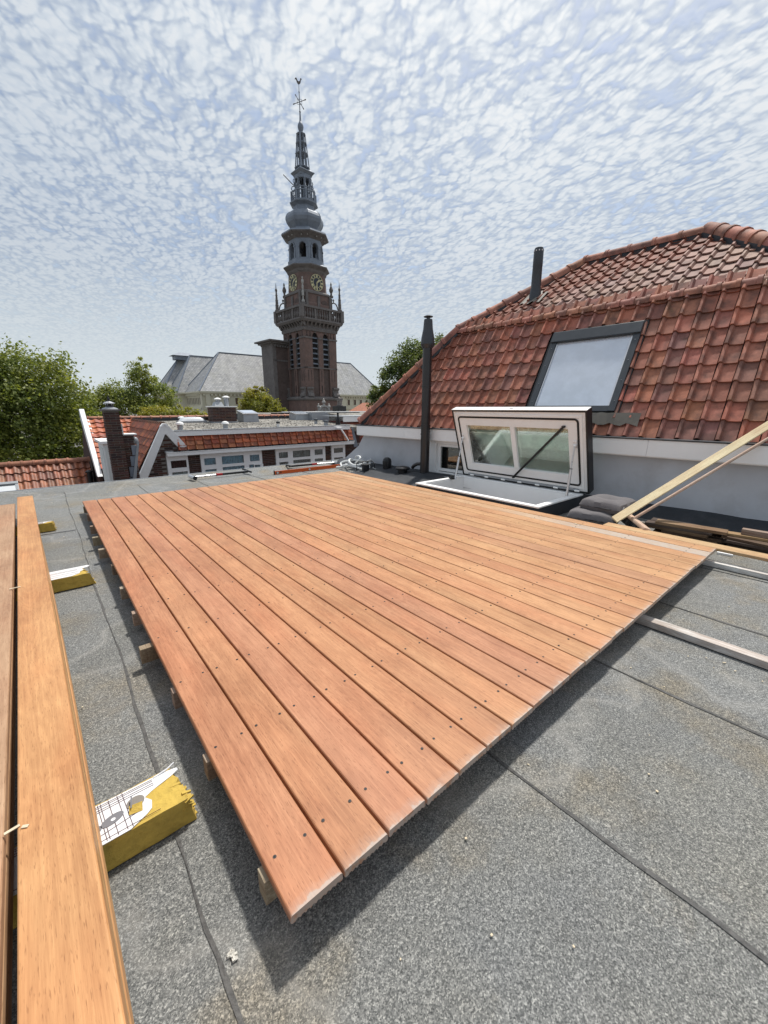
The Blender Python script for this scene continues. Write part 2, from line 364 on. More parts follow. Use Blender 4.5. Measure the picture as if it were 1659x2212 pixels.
M['leaf_mid'] = leafmat('maple_leaves', (0.13, 0.17, 0.045), (0.33, 0.36, 0.12))
M['leaf_yellow'] = leafmat('yellow_green_leaves', (0.19, 0.20, 0.035), (0.38, 0.36, 0.09), 0.45)
M['leaf_blue'] = leafmat('dark_green_leaves', (0.085, 0.12, 0.050), (0.20, 0.24, 0.10))

# ------------------------------------------------------------------ mesh helpers
class MB:
    def __init__(s):
        s.v = []; s.f = []
    def add(s, vs, fs):
        o = len(s.v)
        s.v += [tuple(p) for p in vs]
        s.f += [tuple(i + o for i in f) for f in fs]
        return s
    def hexa(s, p):      # 4 bottom (ccw from above) + 4 top
        return s.add(p, [(3, 2, 1, 0), (4, 5, 6, 7), (0, 1, 5, 4), (1, 2, 6, 5), (2, 3, 7, 6), (3, 0, 4, 7)])
    def box(s, x0, x1, y0, y1, z0, z1):
        return s.hexa([(x0, y0, z0), (x1, y0, z0), (x1, y1, z0), (x0, y1, z0), (x0, y0, z1), (x1, y0, z1), (x1, y1, z1), (x0, y1, z1)])
    def obox(s, c, size, mat3):   # oriented box, mat3 3x3
        c = Vector(c); hx, hy, hz = (Vector(mat3.col[i]) * size[i] / 2 for i in range(3))
        return s.hexa([c + a * hx + b * hy + d * hz for d in (-1, 1) for a, b in ((-1, -1), (1, -1), (1, 1), (-1, 1))])
    def bar(s, a, b, w, h, up=(0, 0, 1)):
        a, b = Vector(a), Vector(b); d = (b - a); L = d.length; d.normalize()
        u = Vector(up); x = d.cross(u)
        if x.length < 1e-4: x = d.cross(Vector((1, 0, 0)))
        x.normalize(); z = x.cross(d).normalized()
        m = Matrix((x, d, z)).transposed()
        return s.obox((a + b) / 2, (w, L, h), m)
    def prism(s, poly, place, t0, t1):   # poly in 2D, place(u, v, t) -> 3D
        n = len(poly)
        a = [place(u, v, t0) for u, v in poly]; b = [place(u, v, t1) for u, v in poly]
        return s.add(a + b, [tuple(range(n - 1, -1, -1)), tuple(range(n, 2 * n))] + [(i, (i + 1) % n, n + (i + 1) % n, n + i) for i in range(n)])
    def tube(s, pts, r, n=8, cap=True):
        pts = [Vector(p) for p in pts]; rr = r if isinstance(r, (list, tuple)) else [r] * len(pts)
        o = len(s.v); prev = None
        for i, p in enumerate(pts):
            d = (pts[min(i + 1, len(pts) - 1)] - pts[max(i - 1, 0)]).normalized()
            ref = prev if prev is not None else (Vector((0, 0, 1)) if abs(d.z) < .9 else Vector((1, 0, 0)))
            x = (ref - d * ref.dot(d))
            if x.length < 1e-5: x = d.orthogonal()
            x.normalize(); prev = x; y = d.cross(x)
            for k in range(n):
                a = 2 * math.pi * k / n
                s.v.append(tuple(p + (x * math.cos(a) + y * math.sin(a)) * rr[i]))
        for i in range(len(pts) - 1):
            for k in range(n):
                k2 = (k + 1) % n
                s.f.append((o + i * n + k, o + i * n + k2, o + (i + 1) * n + k2, o + (i + 1) * n + k))
        if cap:
            s.f.append(tuple(o + k for k in range(n - 1, -1, -1)))
            s.f.append(tuple(o + (len(pts) - 1) * n + k for k in range(n)))
        return s
    def lathe(s, prof, n=12, c=(0, 0, 0), a0=0.0, cap=True):
        o = len(s.v); m = len(prof)
        for r, z in prof:
            for k in range(n):
                a = a0 + 2 * math.pi * k / n
                s.v.append((c[0] + r * math.cos(a), c[1] + r * math.sin(a), c[2] + z))
        for i in range(m - 1):
            for k in range(n):
                k2 = (k + 1) % n
                s.f.append((o + i * n + k, o + i * n + k2, o + (i + 1) * n + k2, o + (i + 1) * n + k))
        if cap:
            s.f.append(tuple(o + k for k in range(n - 1, -1, -1)))
            s.f.append(tuple(o + (m - 1) * n + k for k in range(n)))
        return s
    def mesh(s, name, bevel=0.0, smooth=False, uvplane=None):
        me = bpy.data.meshes.new(name)
        me.from_pydata(s.v, [], s.f)
        me.update()
        if bevel > 0:
            bm = bmesh.new(); bm.from_mesh(me)
            bmesh.ops.remove_doubles(bm, verts=bm.verts, dist=1e-6)
            es = [e for e in bm.edges if len(e.link_faces) == 2 and e.calc_face_angle(0) > 0.6]
            bmesh.ops.bevel(bm, geom=es, offset=bevel, segments=2, affect='EDGES', profile=0.6, clamp_overlap=True)
            bm.to_mesh(me); bm.free()
        if smooth:
            me.polygons.foreach_set('use_smooth', [True] * len(me.polygons))
            try: me.set_sharp_from_angle(angle=R(38))
            except Exception: pass
        return me
    def build(s, name, m, parent=None, loc=None, rot=None, bevel=0.0, smooth=False, color=None, label=None):
        return obj(name, s.mesh(name, bevel, smooth), m, parent, loc, rot, color, label)

def obj(name, me, m, parent=None, loc=None, rot=None, color=None, label=None):
    o = bpy.data.objects.new(name, me)
    col.objects.link(o)
    if m is not None and len(me.materials) == 0:
        me.materials.append(M[m] if isinstance(m, str) else m)
    if parent is not None: o.parent = parent
    if loc is not None: o.location = loc
    if rot is not None: o.rotation_euler = rot
    if color is not None: o.color = (*color, 1)
    if label: o['label'] = label
    return o
def tag(o, label, cat, group=None):
    o['label'] = label; o['category'] = cat
    if group: o['group'] = group
    return o
def thing(name, label, cat, loc=(0, 0, 0), rz=0.0, group=None):
    o = bpy.data.objects.new(name, None)
    o.empty_display_size = 0.2
    col.objects.link(o); o.location = loc; o.rotation_euler = (0, 0, rz)
    return tag(o, label, cat, group)
def struct(o):
    o['kind'] = 'structure'; return o
def stuff(o):
    o['kind'] = 'stuff'; return o
def copy(o, parent=None, loc=None, rz=None, color=None):
    c = o.copy(); col.objects.link(c)
    c.parent = parent
    if loc is not None: c.location = loc
    if rz is not None: c.rotation_euler = (0, 0, rz)
    if color is not None: c.color = (*color, 1)
    return c
def copy_tree(o, parent=None, loc=None, rz=None, label=None):
    c = copy(o, parent, loc, rz)
    if label: c['label'] = label
    for ch in list(o.children):
        copy_tree(ch, c)
    return c
def jit(c, a=0.1, b=0.06):
    k = 1 + random.uniform(-a, a)
    return tuple(max(0.0, x * k * (1 + random.uniform(-b, b))) for x in c)
def mixc(a, b, t): return tuple(x + (y - x) * t for x, y in zip(a, b))

# ================================================================== THE OWN FLAT ROOF
HX0, HX1, HY0, HY1 = 4.24, 5.23, 2.32, 4.18      # opening under the roof hatch
RX0, RX1, RY0, RY1 = -3.2, 6.1, -3.5, 8.2
mb = MB()
for x0, x1, y0, y1 in ((RX0, HX0, RY0, RY1), (HX1, RX1, RY0, RY1), (HX0, HX1, RY0, HY0), (HX0, HX1, HY1, RY1)):
    mb.box(x0, x1, y0, y1, -0.35, -0.012)
roof = struct(mb.build('flat_roof', 'tar'))
ebm = MB().box(RX0 + .05, RX1 - .05, RY0 + .05, RY1 - .05, -9.0, -0.352)
struct(ebm.build('own_building', 'towerbrick'))

def wavy_line(x, y0, y1, n, amp, seed):
    r = random.Random(seed); k1, k2, k3 = r.random() * 9, r.random() * 9, r.random() * 9
    return [(x + amp * (math.sin(y * 2.3 + k1) * .6 + math.sin(y * 7.1 + k2) * .35 + math.sin(y * 19 + k3) * .18 + r.uniform(-.12, .12)), y)
            for y in (y0 + (y1 - y0) * i / n for i in range(n + 1))]
seams = [RX0, -1.93, -0.92, 0.13, 1.12, 2.02, 3.02, 4.0, 5.27, RX1]
for i in range(len(seams) - 1):
    xa, xb = seams[i], seams[i + 1]
    segs = [(RY0, RY1)]
    if xa > 3.9 and xa < 5.5:
        segs = [(RY0, HY0 - .02), (HY1 + .02, RY1)]
    if xa > 5.1: segs = [(RY0, RY1)]
    for (ya, yb) in segs:
        n = max(8, int((yb - ya) * 14))
        L = wavy_line(xa, ya, yb, n, 0.010, 100 + i)
        mb = MB(); vs = []; fs = []
        xr = xb + 0.06 if i < len(seams) - 2 else xb
        if 5.2 < xb < 5.3: xr = xb
        for x, y in L:
            vs += [(x, y, -0.009), (x, y, 0.0035), ((x + xr) / 2, y, 0.0012), (xr, y, -0.0025)]
        for k in range(n):
            a = k * 4
            fs += [(a + 0, a + 4, a + 5, a + 1), (a + 1, a + 5, a + 6, a + 2), (a + 2, a + 6, a + 7, a + 3)]
        mb.add(vs, [f[::-1] for f in fs]).build('bitumen_sheet', 'bitumen', roof)
    if i > 0:     # bitumen squeezed out along the lap
        L = wavy_line(xa, RY0, RY1, 170, 0.010, 100 + i)
        r = random.Random(500 + i)
        mb = MB(); vs = []; fs = []
        w = 0.008
        for k, (x, y) in enumerate(L):
            w = max(0.0002, min(0.010, w + r.uniform(-.0045, .0045)))
            vs += [(x - w - .001, y, 0.0010), (x - .25 * w, y, 0.0030), (x + .0018, y, 0.0042)]
        for k in range(len(L) - 1):
            a = k * 3
            fs += [(a, a + 1, a + 4, a + 3), (a + 1, a + 2, a + 5, a + 4)]
        hole = [f for f in fs if not (HX0 - .05 < xa < HX1 + .05 and HY0 - .05 < L[f[0] // 3][1] < HY1 + .05)]
        mb.add(vs, [f[::-1] for f in hole]).build('lap_seam', 'bleed', roof)
# cross joints of the sheets
for x0, x1, y in ((-.9, .12, 5.3), (0.15, 1.1, -.9), (2.05, 3.0, -.4), (1.15, 2.0, 6.9), (3.05, 3.98, 7.4)):
    mb = MB(); n = 30; vs = []; fs = []
    for k in range(n + 1):
        x = x0 + (x1 - x0) * k / n; yy = y + .004 * math.sin(k * 1.3)
        vs += [(x, yy - .006, .0035), (x, yy, .0075), (x, yy + .008, .006)]
    for k in range(n):
        a = k * 3
        fs += [(a, a + 3, a + 4, a + 1), (a + 1, a + 4, a + 5, a + 2)]
    mb.add(vs, fs).build('lap_seam', 'tar', roof)
# raised far edge with metal trim
mb = MB().prism([(RY1 - .30, .0), (RY1 - .10, .045), (RY1 + .01, .05), (RY1 + .01, -.05), (RY1 - .3, -.05)], lambda u, v, t: (t, u, v), RX0, 5.75)
mb.build('roof_edge', 'bitumen', roof)
MB().box(RX0, 5.75, RY1 + .011, RY1 + .035, -.12, .058).build('edge_trim', 'zinc', roof, bevel=.003)
# dark upstand against the house wall
def hp(x, y, z=0.0):      # house-local -> world (x to the right along the wall, y into the house)
    return Vector((5.35 + x * 0.0454 + y * 0.999, 5.4 - x * 0.999 + y * 0.0454, z))
HROT = math.atan2(-0.999, 0.0454)
mb = MB(); vs = []; fs = []
for k in range(41):
    x = -2.55 + k * .25
    j = .005 * math.sin(k * 2.1)
    vs += [hp(x, -.22 + j, .004), hp(x, -.06 + j, .03), hp(x, .075, .115 + j), hp(x, .121, .125 + j)]
for k in range(40):
    a = k * 4
    for q_ in range(3): fs.append((a + q_, a + 4 + q_, a + 5 + q_, a + 1 + q_))
mb.add(vs, fs).build('upstand_flashing', 'tar', roof, smooth=True)
# loose black membrane round the vents and flue
mb = MB(); vs = []; fs = []
for i in range(15):
    for j in range(10):
        x = 4.28 + 0.98 * j / 9; y = 4.62 + 1.85 * i / 14
        z = .012 + .035 * max(0, math.sin(i * .9 + j * .5)) * (j / 9) + .10 * (j / 9) ** 2 + .008 * random.random()
        vs.append((x + .02 * math.sin(i * 1.7), y + .02 * math.sin(j * 2.1), z))
for i in range(14):
    for j in range(9):
        fs.append((i * 10 + j, i * 10 + j + 1, (i + 1) * 10 + j + 1, (i + 1) * 10 + j))
mb.add(vs, fs).build('membrane_patch', 'tar', roof, smooth=True)
# grit and splinters scattered on the sheets
mb = MB()
for k in range(150):
    x, y = random.uniform(-.1, 4.0), random.uniform(-.6, 8)
    if .2 < x < 4.2 and .6 < y < 6.2: y = random.choice((random.uniform(-.6, .55), random.uniform(6.3, 8)))
    s_ = random.uniform(.0015, .004); l_ = s_ * random.choice((1, 1, 1, 2.5))
    a = random.uniform(0, 3.14)
    mb.obox((x, y, .006 + s_ / 2), (l_ * 2, s_ * 1.6, s_), Matrix.Rotation(a, 3, 'Z'))
stuff(mb.build('roof_grit', 'chip'))

# ================================================================== THE DECK
deck = thing('wooden_deck', 'large unfinished hardwood deck of long boards laid over joists on the flat roof', 'deck', (0.258, 0.64, 0))
DW, DP, DL = 0.1435, 0.149, 5.50
NB = 26
def board_profile(w, t, ribs=9, groove=.003):
    p = [(0.0015, t - .0035), (.004, t - .0006), (.007, t), (w - .007, t), (w - .004, t - .0006), (w - .0015, t - .0035)]
    p += [(w, .004), (w - .004, 0)]
    x = w - .010; st = (w - .02) / ribs
    for k in range(ribs):
        p += [(x, 0), (x - st * .25, groove * 1.6), (x - st * .6, groove * 1.6), (x - st * .85, 0)]
        x -= st
    p += [(.004, 0), (0, .004)]
    return p
def board_mesh(name, w, t, L, ribs=9, bow=0.0):
    prof = board_profile(w, t, ribs)
    n = len(prof); mb = MB(); seg = 10 if bow else 1
    vs = []
    for k in range(seg + 1):
        y = L * k / seg
        b = bow * math.sin(math.pi * k / seg)
        vs += [(x + b, y, z) for x, z in prof]
    fs = [tuple(range(n)), tuple(seg * n + i for i in range(n - 1, -1, -1))]
    for k in range(seg):
        fs += [(k * n + i, (k + 1) * n + i, (k + 1) * n + (i + 1) % n, k * n + (i + 1) % n) for i in range(n)]
    mb.add(vs, fs)
    me = bpy.data.meshes.new(name); me.from_pydata(mb.v, [], mb.f); me.update()
    bm = bmesh.new(); bm.from_mesh(me); bmesh.ops.recalc_face_normals(bm, faces=bm.faces); bm.to_mesh(me); bm.free()
    return me
SALMON, TAN, ORANGE, PINK, GOLD = (0.395, 0.170, 0.082), (0.43, 0.225, 0.094), (0.41, 0.19, 0.080), (0.385, 0.170, 0.096), (0.455, 0.250, 0.102)
bme = board_mesh('deck_board', DW, .025, DL)
bme.materials.append(M['deck'])
seq = [SALMON, ORANGE, PINK, SALMON, ORANGE, ORANGE, TAN, SALMON, PINK, ORANGE, TAN, ORANGE, GOLD, TAN, ORANGE, TAN, GOLD, TAN, PINK, GOLD, TAN, GOLD, TAN, GOLD, (0.44, 0.30, 0.18), GOLD]
for i in range(NB):
    o = obj('deck_board', bme, None, deck, (i * DP, random.uniform(-.003, .003), .125 + random.uniform(-.0012, .0012)), color=jit(mixc(seq[i], (.445 + .06 * i / 25, .208 + .088 * i / 25, .108 + .05 * i / 25), .6), .045, .02))
    o.rotation_euler = (0, 0, random.uniform(-.0003, .0003))
    if i == 24:
        o['label'] = 'dusty grey deck board'
        o.data = bme.copy(); o.data.materials.clear(); o.data.materials.append(M['dusty'])
eb = obj('edge_board', board_mesh('edge_board', .145, .025, 3.1), 'deck', deck, (NB * DP + .004, -2.2, .124), color=(0.50, 0.34, 0.18))
eb['label'] = 'pale longer board running past the deck corner'
joist_y = [.78, 1.24, 1.68, 2.12, 2.555, 2.99, 3.50, 3.98, 4.405, 4.86, 5.45, 5.93]
prot = [0, 0, 0, .045, .01, .012, .0, .035, .04, .02, .0, .0]
for jy, pr in zip(joist_y, prot):
    MB().box(-.012 - pr, NB * DP - .02, jy - .64 - .022, jy - .64 + .022, .046, .1245).build('joist', 'oldwood', deck, bevel=.002, color=jit((.30, .24, .18), .2))
for bx, ya, yb, cc in ((.34, .1, 5.4, (.2, .16, .12)), (1.3, .1, 5.4, (.2, .16, .12)), (2.335, -2.3, 5.4, (.55, .525, .49)), (3.80, -2.4, 5.4, (.62, .61, .58))):
    MB().box(bx, bx + .068, ya, yb, .0065, .0455).build('bearer', 'oldwood', deck, bevel=.003, color=cc)
# screws, two to each board over every joist, coloured dark as if sunken
me_s = MB(); hd = []
for i in range(NB):
    for jy in joist_y:
        for fx in (.027, .117):
            x = i * DP + fx + random.uniform(-.003, .003); y = jy - .64 + random.uniform(-.004, .004)
            me_s.lathe([(.0052, .1482), (.0052, .1508), (.0030, .1509)], 8, (x, y, 0))
            hd.append((x, y))
stuff(me_s.build('deck_screw', 'screwhead', deck))
mh = MB()
for x, y in hd: mh.lathe([(.0030, .1508), (.0030, .1513)], 6, (x, y, 0))
stuff(mh.build('screw_recess', 'black', deck))
# small loose things at the deck edge
tag(MB().obox((4.50, .63, .012), (.025, .11, .02), Matrix.Rotation(.1, 3, 'Z')).build('spacer_block', 'white', bevel=.003), 'small white spacer strip lying by the right deck corner', 'spacer')
for k, (x, y, a) in enumerate(((4.02, 3.78, .3), (3.95, 1.72, 1.2))):
    tag(MB().obox((x, y, .1535), (.035, .012, .003), Matrix.Rotation(a, 3, 'Z')).build('wood_chip', 'chip'),
        ('pale splinter on the deck in front of the open hatch', 'pale splinter on the deck beside the grey cushions')[k], 'wood chip', 'splinters on the deck')

# ================================================================== STACKED DECKING BOARDS (left)
sms = []
for k in range(6):
    sms.append(board_mesh('stacked_board', .1435, .025, 7.3, bow=.003 + .0065 * k)); sms[-1].materials.append(M['deck'])
OR2 = (0.52, 0.27, 0.115)
names_r = ['top board of the right-hand pile of orange decking boards', 'second board from the top of the right-hand decking pile', 'third board from the top of the right-hand decking pile',
           'fourth board from the top of the right-hand decking pile', 'fifth board from the top of the right-hand decking pile', 'bottom board of the right-hand decking pile on the yellow bundles']
names_l = ['brownish top board of the left-hand decking pile at the frame edge', 'second board of the left-hand decking pile', 'third board of the left-hand decking pile', 'fourth board of the left-hand decking pile', 'fifth board of the left-hand decking pile', 'bottom board of the left-hand decking pile']
for k in range(6):
    lvl = 5 - k
    z = .101 + lvl * .0252
    o = obj('decking_board', sms[k], None, None, (-.1565 - .0022 * k + random.uniform(-.0015, .0015), -.95 - .06 * k, z), (0, 0, R(1.44)), color=jit(OR2 if k < 2 else (0.48, 0.28, 0.125), .06, .04))
    tag(o, names_r[k], 'decking board', 'stacked decking boards')
    o2 = obj('decking_board', sms[k // 2], None, None, (-.316 + random.uniform(-.002, .002) - .003 * k, -1.35 - .05 * k, z - .004), (0, 0, R(1.35)), color=jit((0.40, 0.25, 0.145), .08, .05))
    tag(o2, names_l[k], 'decking board', 'stacked decking boards')
for k, (x, y, a, l_) in enumerate(((-.215, 1.19, .2, .030), (-.19, 1.18, -.5, .014), (-.262, 3.05, .05, .05))):
    tag(MB().obox((x, y, .2545), (l_, .008, .002), Matrix.Rotation(a, 3, 'Z')).build('wood_chip', 'chip'),
        ('larger pale splinter across the gap between the decking piles', 'small pale splinter on the right-hand decking pile', 'thin white splinter far along the right-hand decking pile')[k], 'wood chip', 'splinters on the decking piles')

# insulation bundles under the piles
def bundle(y, xe, depth, h, label, cut, rich):
    t = thing('insulation_bundle', label, 'insulation', (0, y, .006), 0, 'yellow insulation bundles under the decking piles')
    n = 26; mb = MB(); vs = []; fs = []
    rows = 9
    for i in range(n + 1):
        u = i / n; x0 = -.75 + (xe + .75) * u
        for k in range(rows):
            a = k / (rows - 1)
            yy = (a - .5) * depth
            for zz in (0.0, h):
                xx = x0 - (cut * a * .6 + (zz / h) * cut * .45) * (u ** 6) + (random.uniform(-.010, .010) if i == n else 0)
                vs.append((xx, yy + random.uniform(-.0015, .0015), zz + (random.uniform(-.002, .002) if zz > 0 else 0)))
    def id_(i, k, z): return (i * rows + k) * 2 + z
    for i in range(n):
        for k in range(rows - 1):
            fs.append((id_(i, k, 1), id_(i + 1, k, 1), id_(i + 1, k + 1, 1), id_(i, k + 1, 1)))
        fs.append((id_(i, 0, 0), id_(i + 1, 0, 0), id_(i + 1, 0, 1), id_(i, 0, 1)))
        fs.append((id_(i, rows - 1, 1), id_(i + 1, rows - 1, 1), id_(i + 1, rows - 1, 0), id_(i, rows - 1, 0)))
    for k in range(rows - 1):
        fs.append((id_(n, k, 0), id_(n, k + 1, 0), id_(n, k + 1, 1), id_(n, k, 1)))
    mb.add(vs, fs).build('wool_core', 'wool', t)
    # torn white facing on top
    pts = [(-.75, -depth / 2), (xe - .13, -depth / 2 + .004), (xe - .085, -depth * .32), (xe - .075, -depth * .12), (xe - .052, .02 * depth), (xe - .065, .20 * depth), (xe - .02, .30 * depth), (xe - .012, .44 * depth), (xe - .03, depth / 2), (-.75, depth / 2)]
    if rich:
        pts = [(-.75, -depth / 2), (xe - .165, -depth / 2), (xe - .12, -.36 * depth), (xe - .105, -.28 * depth), (xe - .10, -.10 * depth), (xe - .115, .05 * depth), (xe - .095, .12 * depth), (xe - .03, .26 * depth), (xe - .01, .33 * depth), (xe - .012, .40 * depth), (xe - .05, .45 * depth), (-.75, .46 * depth)]
    MB().prism(pts, lambda u, v, w: (u, v, w), h + .0012, h + .003).build('white_facing', 'facing', t)
    zt = h + .0042
    mb = MB()
    for v in ((.36, .40, .30, .25, -.42) if rich else (.2, .1, -.1, -.3)):
        mb.box(-.4, xe - (.085 if rich else .09), v * depth - .0006, v * depth + .0006, h + .003, zt)
    mb.build('printed_line', 'inkline', t)
    if rich:
        mb = MB()
        for u in (-.06, -.045, -.038, -.018, .005, .018):
            mb.bar((u + .004, -depth * .47, zt), (u - .006, depth * .44, zt), .0013, .0008)
        mb.bar((-.09, -.33 * depth, zt), (.05, -.20 * depth, zt), .001, .0008)
        mb.build('printed_line', 'inkline', t)
        def ell(cx, cy, a, b, ang, z0, z1, mt, nm):
            ca, sa = math.cos(ang), math.sin(ang)
            MB().prism([(cx + a * math.cos(q_) * ca - b * math.sin(q_) * sa, cy + a * math.cos(q_) * sa + b * math.sin(q_) * ca) for q_ in np.linspace(0, 2 * math.pi, 25)[:-1]], lambda u, v, w: (u, v, w), z0, z1).build(nm, mt, t)
        ell(-.022, -.07 * depth, .030, .016, .25, zt, zt + .0006, 'ink', 'printed_mark')
        ell(-.020, -.085 * depth, .006, .005, 0, zt + .0008, zt + .0014, 'facing', 'printed_mark')
        ell(-.068, -.14 * depth, .020, .014, .3, zt, zt + .0006, 'ink', 'printed_mark')
        ell(.040, .05 * depth, .024, .022, 0, zt, zt + .0006, 'mortar', 'printed_mark')
        # torn flap of facing
        MB().add([(.018, -.03, h + .006), (.052, -.036, h + .004), (.056, -.012, h + .014), (.022, -.010, h + .018)], [(0, 1, 2, 3)]).build('torn_flap', 'wool', t)
        MB().bar((.026, -.02, h + .018), (.033, .02, h + .022), .004, .001).build('torn_flap', 'ink', t)
        MB().tube([(.10, .066, h + .004), (.14, .070, h + .007), (.165, .078, h + .012)], .0028, 6).build('torn_flap', 'facing', t)
    # hanging wool wisps at the broken end
    mb = MB()
    for k in range(40):
        yy = random.uniform(-.5, .5) * depth; zz = random.uniform(.01, h)
        e = xe - cut * ((yy / depth + .5) * .6 + zz / h * .45)
        mb.obox((e + random.uniform(-.012, .006), yy, zz), (random.uniform(.012, .03), random.uniform(.005, .02), random.uniform(.002, .006)), Matrix.Rotation(random.uniform(-.5, .5), 3, 'Y') @ Matrix.Rotation(random.uniform(-.4, .4), 3, 'Z'))
    mb.build('wool_wisp', 'wool', t)
    return t
bundle(1.225, .180, .155, .095, 'nearest yellow mineral wool bundle with torn white printed facing', .03, True)
bundle(3.60, .135, .19, .092, 'yellow mineral wool bundle with white facing, second along the decking pile', .075, False)
bundle(5.45, -.045, .08, .09, 'small farthest yellow wool bundle under the decking pile', .02, False)
# lump of mortar on the seam
mb = MB()
for k in range(26):
    r_ = random.uniform(0, .012); a = random.uniform(0, 6.28); s_ = random.uniform(.003, .007)
    mb.obox((.148 + r_ * math.cos(a), .74 + r_ * 1.2 * math.sin(a), .008 + s_ * .3), (s_, s_, s_), Matrix.Rotation(a, 3, 'X') @ Matrix.Rotation(a * 2, 3, 'Z'))
tag(mb.build('mortar_lump', 'mortarlump'), 'small crumbled white mortar lump on the roof seam before the deck corner', 'mortar')

# ================================================================== MANSARD HOUSE (right)
house = thing('mansard_house', 'rendered house with steep red tiled mansard roof and white fascia behind the deck', 'house', (5.35, 5.4, 0), HROT)
T60, T35 = math.tan(R(60)), math.tan(R(35))
ZE, YE = 0.92, 0.10                   # eaves of the steep slope
YB = 1.09; ZB = ZE + (YB - YE) * T60  # mansard break
YR = 2.78; ZR = ZB + (YR - YB) * T35  # ridge
XL0, XLB, XK, XP, XRB, XR0 = -1.72, -0.02, 1.53, 3.36, 5.05, 6.8
def lift(y, d): return d
d_ = .03
# substrate of the roofs
mb = MB()
lo = [(XL0, YE, ZE - d_), (XR0, YE, ZE - d_), (XRB, YB, ZB - d_), (XLB, YB, ZB - d_)]
back = [(XL0, 5.6, ZE - d_), (XR0, 5.6, ZE - d_), (XRB, 4.5, ZB - d_), (XLB, 4.5, ZB - d_)]
rid = [(XK, YR, ZR - d_), (XP, YR, ZR - d_)]
V_ = lo + back + rid
steep = MB().add(lo, [(0, 1, 2, 3)]).build('steep_roof', 'tar', house)
upper = MB().add([lo[3], lo[2], rid[1], rid[0]], [(0, 1, 2, 3)]).build('upper_roof', 'tar', house)
MB().add(V_, [(0, 3, 7, 4), (1, 5, 6, 2), (3, 8, 7), (2, 6, 9), (8, 9, 6, 7), (7, 6, 5, 4)]).build('rear_roof', 'otile', house, color=(.25, .09, .06))

# one pantile: flat pan with a roll at its left edge
TW, TG, TL = 0.183, 0.243, 0.300
def pantile(w, L, roll=.022, rollh=.044, kind='flat', lap=.032, t=.018):
    if kind == 'flat':
        top = [(-.026, -.004), (-.023, rollh * .5), (-.013, rollh * .93), (.0, rollh), (.013, rollh * .93), (.023, rollh * .45), (.030, .003), (w * .42, -.003), (w * .68, -.001), (w - .034, .003)]
    else:
        top = [(-.03 + (w + .025) * k / 12, .5 * rollh * (1 + math.cos(2 * math.pi * (k / 12 - .12))) ** 1.0) for k in range(13)]
    n = len(top); mb = MB(); vs = []
    for y, e in ((0.0, lap), (L * .08, lap * .96), (L, 0.0)):
        vs += [(x, y, z + e) for x, z in top]
    vs += [(x, 0.0, z + lap - t) for x, z in top]
    vs += [(x, L * .5, z * .5 - t * .5) for x, z in (top[0], top[-1])]
    fs = []
    for k in range(n - 1):
        fs += [(k, k + 1, n + k + 1, n + k), (n + k, n + k + 1, 2 * n + k + 1, 2 * n + k), (3 * n + k, 3 * n + k + 1, k + 1, k)]
    fs += [(3 * n, 0, n, 4 * n), (4 * n, n, 2 * n), (n - 1, 4 * n - 1, 4 * n + 1, 2 * n - 1)]
    mb.add(vs, fs)
    return mb.mesh('roof_tile', smooth=True)
RED = [(0.40, 0.152, 0.102), (0.36, 0.142, 0.102), (0.44, 0.165, 0.102), (0.31, 0.140, 0.108), (0.38, 0.160, 0.112), (0.245, 0.130, 0.108), (0.41, 0.172, 0.110), (0.33, 0.152, 0.104)]
def in_poly(p, poly):
    c = False; n = len(poly)
    for i in range(n):
        (x1, y1), (x2, y2) = poly[i], poly[(i + 1) % n]
        if (y1 > p[1]) != (y2 > p[1]) and p[0] < (x2 - x1) * (p[1] - y1) / (y2 - y1) + x1: c = not c
    return c
def clip_mesh(me, mat, planes):
    m2 = me.copy(); m2.name = 'roof_tile_cut'
    bm = bmesh.new(); bm.from_mesh(m2); inv = mat.inverted()
    for pt, no in planes:
        p_l = inv @ Vector(pt); n_l = (inv.to_3x3() @ Vector(no)).normalized()
        bmesh.ops.bisect_plane(bm, geom=bm.verts[:] + bm.edges[:] + bm.faces[:], plane_co=p_l, plane_no=n_l, clear_outer=True)
    bm.to_mesh(m2); bm.free()
    return m2 if len(m2.polygons) else None
def tile_field(O, r, s, n, cols, rows, poly, me, hips, pick, hole=None, w=TW, g=TG):
    """list of (matrix, mesh, colour, centre); poly in (x, y) plane coordinates"""
    r, s, n, O = Vector(r), Vector(s), Vector(n), Vector(O)
    out = []
    for j in rows:
        for i in cols:
            x = i[1]; y = j * g
            cs = [(x + a, y + b) for a, b in ((.0, .02), (w, .02), (w, g), (0, g), (w / 2, g / 2))]
            ins = [in_poly(c, poly) for c in cs]
            if not any(ins): continue
            if hole and hole[0] < x + w * .5 < hole[1] and hole[2] < y + g * .5 < hole[3]: continue
            m = Matrix.Identity(4)
            k = random.uniform(-.007, .007)
            rr = (r + s * random.uniform(-.016, .016)).normalized(); ss = (s - rr * s.dot(rr)).normalized()
            for a in range(3):
                m[a][0], m[a][1], m[a][2] = rr[a], ss[a], n[a]
                m[a][3] = (O + r * x + s * (y + k) + n * random.uniform(0, .006))[a]
            mm = me
            if not all(ins) and hips:
                mm = clip_mesh(me, m, hips)
                if mm is None: continue
            out.append((m, mm, pick(), m.translation.copy()))
    return out
pt = pantile(TW, TL); pt.materials.append(M['tile'])
c60, s60, c35, s35 = .5, math.sin(R(60)), math.cos(R(35)), math.sin(R(35))
SL, UL = (YB - YE) / c60, (YR - YB) / c35
cols_ = [(k, .145 + .183 * k) for k in range(-11, 38)]
polyS = [(XL0, 0), (XR0, 0), (XRB, SL), (XLB, SL)]
polyU = [(XLB, 0), (XRB, 0), (XP, UL), (XK, UL)]
